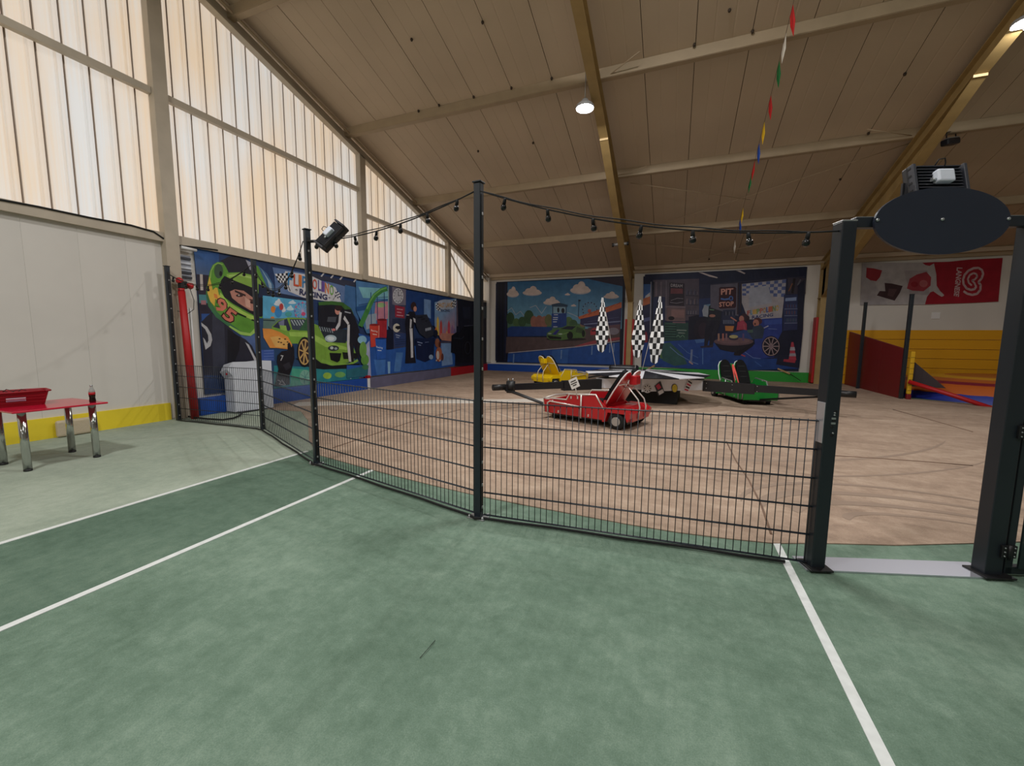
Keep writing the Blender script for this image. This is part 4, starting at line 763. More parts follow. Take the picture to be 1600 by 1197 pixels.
# black hose lying along the foot of the fence
def off(p, q, s=0.03):
    d = (q-p).normalized(); return Vector((d.y, -d.x, 0))*s
pts = []
for i in range(4, 0, -1):
    p, q = POSTS[i], POSTS[i-1]; o = -off(p, q, 0.0)+Vector((0.0, -0.03, 0))
    if i == 4: p = p+Vector((-0.1, 0.02, 0))
    for k in range(9):
        t_ = 0.03+0.94*k/8; v = p.lerp(q, t_); pts.append(v+Vector((0.006*math.sin(7*t_+i), -0.045-0.008*math.sin(5*t_*PI), 0.02)))
    if i > 1: pts.append(q+Vector((0, -0.075, 0.02)))
solo('hose', MB().tube(pts, 0.011, 8), blackr, 'black hose running along the foot of the fence', 'hose', tuple(pts[0]))
gg = [G2(*p)+Vector((0, 0, 0.03)) for p in ((289, 652), (305, 655), (325, 657), (348, 658.5), (364, 656), (374, 652), (378, 648))]
solo('floor_cable', MB().tube(gg, 0.016, 8), blackr, 'black cable looping on the floor in front of the white console', 'cable', tuple(gg[0]))

# ------------------------------------------------------------------ gate
GD = (POSTS[5]-POSTS[4]).normalized(); GR = math.atan2(GD.y, GD.x); GN = Vector((GD.y, -GD.x, 0))   # GN points to the camera side
sill = [Vector((0.855, 3.353, 0)), Vector((0.901, 3.181, 0)), Vector((2.05, 3.548, 0)), Vector((2.0, 3.74, 0))]
b = MB(); b.prism([(p.x, p.y) for p in sill], 0.001, 0.012, 'xy')
solo('threshold_plate', b, alum, 'bright aluminium threshold plate on the floor between the gate posts', 'threshold', (1.45, 3.45, 0))
t = thing('gate_post', 'thick dark gate post with lock holes, left of the entrance opening', 'gate post', tuple(POSTS[4]), GR, 'gate posts')
MB().bbox((0, 0, 1.15), (0.09, 0.09, 2.30), 0.006).build('post_tube', anthb, t, True)
MB().bbox((0, -0.01, 0.018), (0.15, 0.16, 0.012), 0.004).build('base_plate', blackp, t, True)
MB().bbox((0.0, 0.0, 2.303), (0.09, 0.09, 0.008), 0.002).build('post_cap', zinc, t, True)
MB().bbox((-0.047, -0.005, 1.02), (0.004, 0.074, 0.27), 0.001).build('lock_cover_plate', alum, t, True)
lm = MB().lathe([(0.006, 0), (0.005, 0.006)], (0, 0, 0), 8, Matrix.Rotation(PI/2, 4, 'X')).mesh('screw', zinc)
for z in (1.09, 1.075, 0.955): place('screw', lm, t, (0.012, -0.045, z))
dm = MB().lathe([(0.010, -0.002), (0.010, 0.002)], (0, 0, 0), 10, Matrix.Rotation(PI/2, 4, 'X')).mesh('lock_hole', blackr)
for x_, z in ((0.018, 1.098), (0.012, 1.04), (0.004, 0.995), (0.008, 0.94)): place('lock_hole', dm, t, (x_, -0.0455, z))
for z in (1.052, 1.02): MB().span(-0.004, 0.022, -0.049, -0.045, z-0.006, z+0.006).build('strike_plate', zinc, t, True)
t = thing('gate_post', 'thick dark gate post with hinges, right of the entrance opening', 'gate post', tuple(POSTS[5]), GR, 'gate posts')
MB().bbox((0.02, 0, 1.15), (0.11, 0.09, 2.30), 0.006).build('post_tube', anthb, t, True)
MB().bbox((0.03, -0.01, 0.018), (0.19, 0.16, 0.012), 0.004).build('base_plate', blackp, t, True)
for z in (0.19, 0.99):
    h = MB().bbox((0.085, -0.052, z), (0.09, 0.018, 0.085), 0.003).tube([(0.083, -0.062, z-0.05), (0.083, -0.062, z+0.05)], 0.011, 8).build('hinge', blackp, t, True)
    for sx in (0.054, 0.114):
        for dz in (-0.028, 0, 0.028): MB().lathe([(0.005, 0), (0.004, 0.005)], (sx, -0.061, z+dz), 8, Matrix.Rotation(PI/2, 4, 'X')).build('hinge_screw', zinc, h, True)
# open gate leaf standing in line, right of the hinge post
lp = POSTS[5]+GD*0.095
t = thing('gate_leaf', 'open gate leaf with dark lower panel at the right picture edge', 'gate', tuple(lp), GR)
b = MB(); W_ = 1.0
b.bbox((0.035, 0, 1.1), (0.05, 0.05, 2.16), 0.004); b.bbox((W_, 0, 1.1), (0.05, 0.05, 2.16), 0.004)
b.bbox((W_/2, 0, 0.045), (W_-0.03, 0.05, 0.05), 0.004); b.bbox((W_/2, 0, 2.155), (W_-0.03, 0.05, 0.05), 0.004)
b.build('leaf_frame', anthb, t, True)
MB().bbox((W_/2+0.03, -0.034, 0.575), (W_-0.10, 0.014, 1.02), 0.003).build('lower_panel', mat('dark_green_panel', (30, 42, 44), 0.3), t, True)
pm = MB().lathe([(0.010, 0), (0.010, 0.03), (0.007, 0.034)], (0, 0, 0), 10, Matrix.Rotation(PI/2, 4, 'X')).mesh('white_pin', white)
for x_, z in ((0.12, 0.99), (0.105, 0.60), (0.105, 0.24), (0.17, 0.14), (0.5, 0.14), (0.9, 0.24)): place('white_pin', pm, t, (x_, -0.040, z))
lw = MB().tube([(0.06, -0.0, 0), (W_-0.03, 0.0, 0)], 0.004, 6).mesh('horizontal_wire', anth)
for k in range(6): place('horizontal_wire', lw, t, (0, 0, 1.2+0.16*k))
lv = MB().tube([(0, 0, 1.08), (0, 0, 2.13)], 0.003, 5).mesh('vertical_wire', anth)
for k in range(18): place('vertical_wire', lv, t, (0.08+0.05*k, 0, 0))
# cross bar and oval sign
V = lambda x, y, s=0.0: vplane_pt(x, y, (POSTS[4]+GN*s), GD)
cA = V(1334, 348); 
zb = V(1350, 349).z
b = MB(); a_, c_ = POSTS[4]+GD*0.047, POSTS[5]+GD*(-0.037)
mid = (a_+c_)/2
bb = MB().bbox((0, 0, zb), ((c_-a_).length, 0.05, 0.062), 0.004)
t = thing('cross_bar', 'dark cross bar joining the two gate posts above the entrance', 'beam', (mid.x, mid.y, zb), GR)
WM[t.name] = Matrix.Translation((mid.x, mid.y, zb)) @ Matrix.Rotation(GR, 4, 'Z')
MB().bbox((0, 0, 0), ((c_-a_).length, 0.05, 0.062), 0.004).build('bar', anthb, t, True)
MB().bbox((0, 0, 0.032), ((c_-a_).length-0.004, 0.05, 0.003), 0.001).build('bar_cap_strip', zinc, t, True)
S_ = 0.045
cL, cR, cT, cB = V(1365, 347, S_), V(1577, 345, S_), V(1470, 293, S_), V(1470, 398, S_)
cen = (cL+cR)/2; ra = (cR-cL).length/2; rb = (cT.z-cB.z)/2; cen.z = (cT.z+cB.z)/2
t = thing('oval_sign', 'blank dark blue oval sign above the gate', 'sign', tuple(cen), GR)
N_ = 64; b = MB()
b.prism([(ra*math.cos(2*PI*k/N_), rb*math.sin(2*PI*k/N_)) for k in range(N_)], -0.008, 0.008, 'xz'); b.build('sign_board', mat('dark_blue_sign', (32, 38, 52), 0.4, vary=0.08, vscale=1.5), t, True)
sm_ = MB().lathe([(0.010, 0), (0.010, 0.004), (0.006, 0.009)], (0, 0, 0), 12, Matrix.Rotation(PI/2, 4, 'X')).mesh('sign_bolt', zinc)
for x_ in (-ra+0.015, 0, ra-0.015): place('sign_bolt', sm_, t, (x_, -0.008, zb-cen.z+0.005))
for x_ in (-ra+0.10, ra-0.10): MB().bbox((x_, 0.014, zb-cen.z), (0.05, 0.012, 0.05), 0.002).build('bracket', blackp, t, True)

# ------------------------------------------------------------------ floodlights
fl_black = mat('floodlight_black', (24, 25, 30), 0.4)
fl_grey = mat('floodlight_fin', (52, 54, 62), 0.45)
def floodlight(t, w_, h_, d_, rot, cen=(0, 0, 0), box=True):
    R = rot; c = Vector(cen)
    P = lambda x, y, z: (R @ Vector((x, y, z)))+c
    b = MB(); b.bbox(c, (w_, d_*0.5, h_), 0.01, R); b.build('housing', fl_black, t, True)
    b = MB()
    n = 9
    for k in range(n):
        z = -h_*0.42+h_*0.84*k/(n-1)
        b.box(P(0, -d_*0.42, z), (w_*0.80, d_*0.36, 0.006), R)
    b.build('cooling_fins', fl_grey, t, True)
    for s_ in (-1, 1):
        b = MB(); b.bbox(P(s_*(w_*0.46), -d_*0.30, 0), (0.02, d_*0.75, h_*0.98), 0.003, R)
        o = b.build('side_plate', fl_grey, t, True)
        for z in (-0.38, -0.12, 0.12, 0.38): MB().box(P(s_*(w_*0.46+0.0105), -d_*0.3, z*h_), (0.002, 0.03, 0.012), R).build('slot', blackr, o, True)
    MB().box(P(0, d_*0.26, 0), (w_*0.86, 0.004, h_*0.86), R).build('front_glass', mat('lamp_glass', (60, 62, 66), 0.15), t, True)
    if box:
        MB().bbox(P(w_*0.02, -d_*0.74, 0.0), (w_*0.30, 0.05, h_*0.42), 0.010, R).build('junction_box', mat('junction_box_white', (214, 220, 232), 0.5), t, True)
        MB().tube([P(-w_*0.13, -d_*0.72, -0.02), P(-w_*0.2, -d_*0.72, -0.02)], 0.012, 8).build('cable_gland', zinc, t, True)
    b = MB(); b.tube([P(-w_*0.05, -d_*0.5, h_*0.45), P(-w_*0.04, -d_*0.8, h_*0.58), P(w_*0.06, -d_*0.85, h_*0.60), P(w_*0.10, -d_*0.7, h_*0.5), P(w_*0.1, -d_*0.5, h_*0.3)], 0.004, 6); b.build('lead', blackr, t, True)
# on the gate cross bar, its back to the camera
pc = vplane_pt(1457, 286, POSTS[4]-GN*0.16, GD)
t = thing('floodlight', 'black floodlight with white junction box on the bar behind the oval sign', 'floodlight', (pc.x, pc.y, pc.z), GR)
WM[t.name] = Matrix()
Rl = Matrix.Rotation(math.radians(-14), 3, 'X')
floodlight(t, 0.335, 0.20, 0.09, Rl)
MB().bbox((0.02, -0.05, -0.098), (0.26, 0.05, 0.014), 0.003).build('mounting_plate', white, t, True)
b = MB()
for s_ in (-1, 1): b.tube([(s_*0.18, 0, 0.0), (s_*0.18, -0.0, -0.12), (s_*0.1, 0.04, -0.20)], 0.010, 4, sq=True)
b.tube([(-0.1, 0.04, -0.20), (0.1, 0.04, -0.20)], 0.010, 4, sq=True); b.build('yoke', fl_black, t, True)
# tilted one on the fence post
pf = vplane_pt(520, 371, POSTS[2], (1, -0.25, 0))
t = thing('floodlight', 'tilted black floodlight clamped near the top of the second-tallest fence post', 'floodlight', (pf.x, pf.y, pf.z), 0)
WM[t.name] = Matrix()
Rt = Matrix.Rotation(math.radians(40), 3, 'Z') @ Matrix.Rotation(math.radians(-48), 3, 'Y') @ Matrix.Rotation(math.radians(-42), 3, 'X')
floodlight(t, 0.35, 0.17, 0.11, Rt)
pp = POSTS[2]+Vector((0.03, 0, 2.66))-pf
MB().tube([pp, (pp.x*0.5, pp.y*0.5, pp.z-0.03), (-0.06, 0, -0.02)], 0.016, 8).build('yoke', fl_black, t, True)
# one hanging right of the second rafter
ph = plane_pt(1485, 222, 0, 5.45)
t = thing('floodlight', 'small black floodlight with wire bracket hanging under the roof above the gate sign', 'floodlight', tuple(ph), 0)
WM[t.name] = Matrix()
Rh = Matrix.Rotation(math.radians(38), 3, 'Z') @ Matrix.Rotation(math.radians(-12), 3, 'Y')
MB().bbox((0, 0, 0), (0.40, 0.16, 0.13), 0.03, Rh).build('housing', fl_black, t, True)
MB().bbox(Rh @ Vector((0.01, -0.02, 0.075)), (0.33, 0.10, 0.02), 0.004, Rh).build('reflector_edge', zinc, t, True)
MB().tube([Rh @ Vector(p) for p in ((-0.12, 0, 0.09), (-0.12, 0, 0.21), (0.17, 0, 0.22), (0.19, 0, 0.02))], 0.012, 8).build('bracket', fl_black, t, True)
MB().tube([Rh @ Vector((0.02, 0, 0.215)), (0.02, 0.1, roof_z(ph.y+0.1)-ph.z-0.02)], 0.008, 6).build('hanger', fl_black, t, True)
# silver lamp on the first haunch
pq = plane_pt(970, 383, 0, -1.86)
t = thing('floodlight', 'small silver tube lamp on the haunch of the first rafter', 'floodlight', tuple(pq), 0)
WM[t.name] = Matrix()
MB().tube([(-0.22, -0.12, 0), (0.22, -0.12, 0.015)], 0.05, 12).build('housing', zinc, t, True)
for s_ in (-1, 1): MB().tube([(s_*0.22, -0.12, s_*0.01), (s_*0.27, -0.12, s_*0.01)], 0.062, 12).build('end_cap', blackp, t, True)
MB().bbox((0.0, -0.02, 0.07), (0.10, 0.16, 0.06), 0.01).build('bracket', blackp, t, True)
# lit hall lamps under the rafters
lens = bpy.data.materials.new('lamp_lens'); lens.use_nodes = True
bs = lens.node_tree.nodes['Principled BSDF']; bs.inputs['Emission Color'].default_value = (0.95, 0.97, 1, 1); bs.inputs['Emission Strength'].default_value = 25
for i, (x, y, z, p) in enumerate(HALL_AND_FILL_LAMPS[:2]):
    t = thing('hall_lamp', ['round lit lamp hanging beside the first rafter', 'round lit lamp in the top right picture corner'][i], 'lamp', (x, y, z), 0, 'lit hall lamps')
    WM[t.name] = Matrix()
    MB().lathe([(0.19, 0.015), (0.20, 0.05), (0.17, 0.09), (0.09, 0.15), (0.06, 0.20)], n=20).build('housing', mat('lamp_housing', (150, 150, 150), 0.5), t, True)
    MB().lathe([(0.185, 0.010), (0.185, 0.014)], n=20).build('lens', lens, t, True)
    MB().tube([(0, 0, 0.2), (0, 0, roof_z(y)-z-0.02)], 0.010, 6).build('hanger', zinc, t, True)

# ------------------------------------------------------------------ string lights
SL = ['string of dark bulbs from the left wall post to the console post', 'string of dark bulbs from the console post to the floodlight post', 'string of dark bulbs rising from the floodlight post to the middle post', 'long string of dark bulbs from the middle post to the gate']
bulb = mat('smoked_bulb', (18, 18, 20), 0.15)
bm_ = MB().lathe([(0.010, 0.012), (0.013, 0.0), (0.014, -0.03)], n=10).mesh('socket', blackr)
bg = MB().lathe([(0.011, -0.028), (0.020, -0.042), (0.0235, -0.055), (0.020, -0.070), (0.010, -0.079)], n=12).mesh('bulb', bulb)
SP = [(0, 1, 2.68, 2.70, 0.28, 7), (1, 2, 2.70, 2.66, 0.48, 8), (2, 3, 2.66, 2.72, 0.10, 7), (3, 4, 2.72, 2.245, 0.115, 7)]
for i, (a, c, za, zc, sag, nb) in enumerate(SP):
    A = POSTS[a]+Vector((0.03, -0.03, za)); B_ = POSTS[c]+Vector((-0.03, -0.03, zc))
    t = thing('string_light', SL[i], 'string light', tuple(A), 0, 'string lights over the fence')
    f = lambda u: A.lerp(B_, u)-Vector((0, 0, 4*sag*u*(1-u)))
    MB().tube([f(k/24) for k in range(25)], 0.0055, 6).build('cable', blackr, t)
    MB().tube([f(k/24)+Vector((0, 0, 0.022*math.sin(PI*k/24)+0.004*math.sin(k*1.3))) for k in range(25)], 0.0045, 6).build('support_wire', blackr, t)
    for k in range(nb):
        u = (k+0.6)/(nb+0.1); q = f(u)-A
        s_ = place('socket', bm_, t, tuple(q-Vector((0, 0, 0.012))), (0.15*math.sin(k), 0.2*math.cos(2*k), 0))
        g_ = place('bulb', bg, s_, (0, 0, 0))

# ------------------------------------------------------------------ bunting
PA, PB = roof_pt(1242, -6, 0.22), roof_pt(1144, 392, 0.25)
t = thing('bunting', 'line of small coloured pennants hanging below the roof right of the lit lamp', 'bunting', tuple(PA), 0)
solo_cord = MB().tube([PA.lerp(PB, k/10)-Vector((0, 0, 0.25*(k/10)*(1-k/10))) for k in range(11)], 0.004, 5).build('cord', mat('cord', (90, 70, 60), 0.8), t)
pcol = {'red': (206, 40, 40), 'white': (225, 218, 205), 'green': (30, 120, 60), 'yellow': (232, 190, 30), 'blue': (30, 80, 180)}
prevc = None
for cname, y0 in (('red', 5), ('white', 50), ('green', 92), ('red', 146), ('yellow', 187), ('blue', 219), ('red', 248), ('green', 269), ('yellow', 321), ('blue', 340), ('white', 374)):
    best = min(range(201), key=lambda k: abs((lambda v: 598.5-FPX*((v-EYE).dot(UPV))/((v-EYE).dot(FWD)))(PA.lerp(PB, k/200))-y0))
    u = best/200; q = PA.lerp(PB, u)-Vector((0, 0, 0.25*u*(1-u))); dq = (PB-PA).normalized()
    a0 = q; a1 = q+dq*0.20; tw = random.uniform(-0.06, 0.06)
    tip = q+dq*0.10+Vector((tw+0.02, 0, -0.42))
    b = MB(); off_ = Vector((0.004, 0, 0))
    mid1 = (a0+tip)/2+Vector((0.03, 0, 0)); mid2 = (a1+tip)/2+Vector((-0.02, 0, 0))
    vs = [a0, a1, mid2, tip, mid1]; b.add(vs+[v+off_ for v in vs], [(0, 1, 2, 3, 4), (9, 8, 7, 6, 5), (0, 4, 9, 5), (4, 3, 8, 9), (3, 2, 7, 8), (2, 1, 6, 7), (1, 0, 5, 6)])
    b.build('pennant', mat('pennant_'+cname, pcol[cname], 0.8), t)

# cable on the left wall rail and the gable
pts = [plane_pt(x, y, 0, XL+0.11) for x, y in ((-60, 300), (0, 312), (60, 323), (140, 340), (205, 352), (240, 362), (262, 377), (282, 384), (312, 387), (340, 391))]
solo('wall_cable', MB().tube(pts, 0.014, 8), blackr, 'black cable along the steel rail of the left wall', 'cable', tuple(pts[1]))

# ------------------------------------------------------------------ table, basket, bottle
t = thing('table', 'low red table with four chrome tube legs by the yellow skirting', 'table', (-7.13, 2.49, 0), 0)
MB().bbox((-7.125, 2.485, 0.70), (0.85, 0.82, 0.022), 0.006).build('table_top', redt, t)
for x_, y_ in ((-6.835, 2.185), (-6.835, 2.79), (-7.43, 2.185), (-7.43, 2.79)):
    l = MB().lathe([(0.036, 0.02), (0.036, 0.688)], (x_, y_, 0), 20).build('leg', chrome, t)
    MB().lathe([(0.037, 0.0), (0.037, 0.022)], (x_, y_, 0), 20).build('foot', blackp, l)
    MB().lathe([(0.05, 0.680), (0.05, 0.689)], (x_, y_, 0), 20).build('mounting_flange', zinc, l)
def loft(b, c, w0, d0, w1, d1, z0, z1, r=0.05, n=5, thick=0.0, Mz=None):
    def ring(w_, d_, z, r_):
        out = []
        for q, (sx, sy) in enumerate(((1, 1), (-1, 1), (-1, -1), (1, -1))):
            for k in range(n):
                a = q*PI/2+k/(n-1)*PI/2; out.append(Vector((sx*(w_/2-r_)+r_*math.cos(a), sy*(d_/2-r_)+r_*math.sin(a), z)))
        return [(Mz @ p if Mz else p)+Vector(c) for p in out]
    R = [ring(w0, d0, z0, r), ring(w1, d1, z1, r), ring(w1-0.012, d1-0.012, z1, r*0.9), ring(w0-0.012, d0-0.012, z0+0.008, r*0.9)]
    N = len(R[0]); vs = [p for q in R for p in q]; fs = []
    for i in range(3): fs += [(i*N+k, i*N+(k+1) % N, (i+1)*N+(k+1) % N, (i+1)*N+k) for k in range(N)]
    fs += [list(range(N))[::-1], [3*N+k for k in range(N)]]
    return b.add(vs, fs)
Mz = Matrix.Rotation(math.radians(-12), 3, 'Z')
bc = Vector((-7.30, 2.27, 0.711))
t = thing('basket', 'dark red plastic basket on the left side of the red table', 'basket', tuple(bc), 0); WM[t.name] = Matrix.Translation(bc)
loft(MB(), (0, 0, 0), 0.24, 0.50, 0.31, 0.58, 0.0, 0.17, Mz=Mz).build('tub', redb, t, True)
b = MB()
for k, (w_, d_) in enumerate(((0.325, 0.60), (0.325, 0.60))):
    pass
ring = [Mz @ Vector(p) for p in ((0.16, 0.25, 0.17), (0.165, -0.25, 0.17), (0.12, -0.30, 0.17), (-0.12, -0.30, 0.17), (-0.165, -0.25, 0.17), (-0.165, 0.25, 0.17), (-0.12, 0.30, 0.17), (0.12, 0.30, 0.17), (0.16, 0.25, 0.17))]
MB().tube(ring, 0.011, 8).build('rim', redb, t, True)
for zz in (0.05, 0.09, 0.125):
    MB().box(Mz @ Vector((0.135+zz*0.2, 0, zz)), (0.004, 0.50, 0.006), Mz).build('rib', redb, t, True)
MB().box(Mz @ Vector((0.147, 0.02, 0.085)), (0.004, 0.15, 0.045), Mz @ Matrix.Rotation(math.radians(11), 3, 'Y')).build('label', mat('basket_label', (205, 190, 205), 0.6), t, True)
MB().box(Mz @ Vector((0.1495, 0.02, 0.072)), (0.003, 0.14, 0.004), Mz @ Matrix.Rotation(math.radians(11), 3, 'Y')).build('label_line', mat('label_purple', (120, 40, 110), 0.6), t, True)
b = MB()
for k in range(7): b.tube([Mz @ Vector((random.uniform(-0.12, 0.1), -0.25+0.05*k+random.uniform(-.02, .02), 0.165)), Mz @ Vector((random.uniform(-0.1, 0.12), -0.22+0.05*k, 0.195)), Mz @ Vector((random.uniform(-0.1, 0.12), -0.18+0.05*k, 0.175))], 0.004, 5)
solo('wire_tangle', MB().add([p+bc for p in b.v], b.f, True), blackp, 'tangle of thin dark wires lying on top of the red basket', 'wires', tuple(bc+Vector((0, 0, 0.165))))
bt = Vector((-6.83, 2.80, 0.711))
t = thing('bottle', 'small cola bottle with red label on the right corner of the red table', 'bottle', tuple(bt), 0); WM[t.name] = Matrix.Translation(bt)
MB().lathe([(0.026, 0), (0.032, 0.008), (0.031, 0.035), (0.027, 0.06), (0.031, 0.085), (0.031, 0.105)], n=20).build('drink', cola, t, True)
MB().lathe([(0.0322, 0.097), (0.0325, 0.128)], n=20).build('label', redl, t, True)
MB().lathe([(0.031, 0.128), (0.029, 0.150), (0.018, 0.180), (0.013, 0.198), (0.013, 0.212)], n=20).build('neck', mat('bottle_glass', (170, 172, 170), 0.08, alpha=0.55), t, True)
MB().lathe([(0.0145, 0.205), (0.0145, 0.220)], n=16).build('cap', zinc, t, True)
# pale sheet leaning on the skirting
q0 = plane_pt(88, 683, 0, XL+0.09); q1 = plane_pt(150, 672, 0, XL+0.09)
b = MB(); b.bbox((XL+0.10, (q0.y+q1.y)/2, 0.135), (0.07, q1.y-q0.y, 0.25), 0.03)
solo('plastic_bag', b, mat('clear_film', (205, 190, 165), 0.45, alpha=0.75, bump=0.8, bscale=30), 'crumpled pale translucent plastic bag under the red table against the yellow skirting', 'bag', (XL+0.10, (q0.y+q1.y)/2, 0))

# ------------------------------------------------------------------ console, leaning red pole and wall boxes
t = thing('console', 'white control console with emergency stop in front of the mural', 'console', (-8.36, 5.94, 0), 0)
b = MB()
b.add([(-8.57, 5.585, 0.02), (-8.29, 5.575, 0.02), (-8.12, 6.30, 0.02), (-8.57, 6.30, 0.02), (-8.57, 5.585, 0.98), (-8.29, 5.575, 1.045), (-8.12, 6.30, 1.045), (-8.57, 6.30, 1.045)],
      [(3, 2, 1, 0), (4, 5, 6, 7), (0, 1, 5, 4), (1, 2, 6, 5), (2, 3, 7, 6), (3, 0, 4, 7)])
b.build('cabinet', offw, t)
b = MB(); b.add([(-8.57, 5.50, 0.83), (-8.36, 5.50, 0.90), (-8.29, 5.575, 1.045), (-8.57, 5.585, 0.98), (-8.57, 5.58, 0.70), (-8.30, 5.58, 0.76)], [(0, 1, 2, 3), (0, 4, 5, 1), (1, 5, 2), (0, 3, 4)])
b.build('control_desk', offw, t)
MB().span(-8.56, -8.15, 5.60, 6.28, 0.0, 0.025).build('plinth', blackp, t)
MB().bbox((-8.42, 5.566, 0.80), (0.055, 0.02, 0.055), 0.004).build('emergency_plate', yell, t)
MB().lathe([(0.012, 0), (0.012, 0.02), (0.022, 0.022), (0.02, 0.035)], (-8.42, 5.556, 0.80), 14, Matrix.Rotation(PI/2, 4, 'X')).build('emergency_button', redl, t)
a_, c_ = Vector((-8.60, 5.02, 0.0)), vplane_pt(283, 453, (-8.60, 4.9, 0), (0.2, 1, 0))
pa, pb = G2(305, 654), plane_pt(283, 452, 1, 4.80)
t = thing('padded_pole', 'bright red padded pole leaning against the left wall beside the first fence post', 'pole', tuple(pa), 0)
pb = plane_pt(283.5, 455, 0, -8.42)
MB().tube([pa+Vector((0, 0, 0.0)), pa.lerp(pb, 0.5)+Vector((0, 0, 0)), pb], [0.066, 0.062, 0.055], 14).build('sleeve', redpad, t)
MB().tube([pb, pb+(pb-pa).normalized()*0.05], 0.05, 12).build('end_cap', redl, t)
be = Vector(pb)+Vector((-0.02, 0.03, 0.10))
t = thing('signal_horn', 'red and black twin signal horns above the leaning red pole', 'signal horn', tuple(be), 0); WM[t.name] = Matrix.Translation(be)
MB().bbox((-0.02, 0.02, 0.02), (0.10, 0.12, 0.14), 0.015).build('body', blackp, t, True)
MB().lathe([(0.055, 0), (0.06, 0.04), (0.03, 0.09)], (-0.01, -0.02, 0.06), 14, Matrix.Rotation(0.4, 4, 'X')).build('horn', redl, t, True)
MB().lathe([(0.055, 0), (0.06, 0.04), (0.03, 0.09)], (0.03, 0.09, -0.01), 14, Matrix.Rotation(-0.9, 4, 'X')).build('horn', redl, t, True)
b = MB(); b.tube([(0.05, 0.1, -0.05), (0.07, 0.14, -0.25), (0.06, 0.13, -0.42), (0.02, 0.05, -0.50), (-0.02, -0.1, -0.46)], 0.006, 6); b.build('lead', blackr, t, True)
t = thing('louvre_box', 'grey slatted ventilation box high on the left wall beside the mural', 'vent', (XL+0.03, 5.09, 2.66), 0)
MB().span(XL+0.012, XL+0.03, 5.0, 5.19, 2.62, 3.08).build('frame', mat('pvc_grey', (150, 154, 165), 0.6), t)
for k in range(5): MB().span(XL+0.03, XL+0.055, 5.005, 5.185, 2.65+0.088*k, 2.69+0.088*k).build('slat', mat('slate_blue', (58, 66, 86) if k % 2 else (190, 194, 205), 0.5) if False else (fl_grey if k in (0, 1, 4) else offw), t)
t = thing('wall_pipes', 'three thin white conduits running down beside the left end of the mural', 'pipes', (XL+0.05, 5.07, 0.5), 0)
for k in range(3): MB().tube([(XL+0.03, 5.02+0.055*k, 0.36), (XL+0.03, 5.02+0.055*k, 2.1)], 0.016, 8).build('pipe', white, t)
bs = solo('white_roller', MB().tube([(XL+0.14, 4.98, 3.20), (XL+0.14, 5.24, 3.19)], 0.028, 10), white, 'short white tube at the top left corner of the mural', 'tube', (XL+0.14, 5.1, 3.17))

# ------------------------------------------------------------------ ride hub
hub = thing('carousel_hub', 'white and black centre of the kart ride with three arms', 'ride', tuple(C0), 0)
black_skirt = mat('black_skirt', (10, 10, 11), 0.7)
b = MB(); Rz = Matrix.Rotation(math.radians(-3), 3, 'Z')
b.box((C0.x+0.03, C0.y+0.22, 0.205), (1.64, 1.64, 0.41), Rz); b.build('skirt', black_skirt, hub)
HT = mat('hub_black', (24, 26, 32), 0.35); HW = mat('hub_white', (218, 218, 224), 0.4)
angs = (226, 347, 106)
def pol(a, r, z): return Vector((C0.x+r*math.cos(math.radians(a)), C0.y+r*math.sin(math.radians(a)), z))
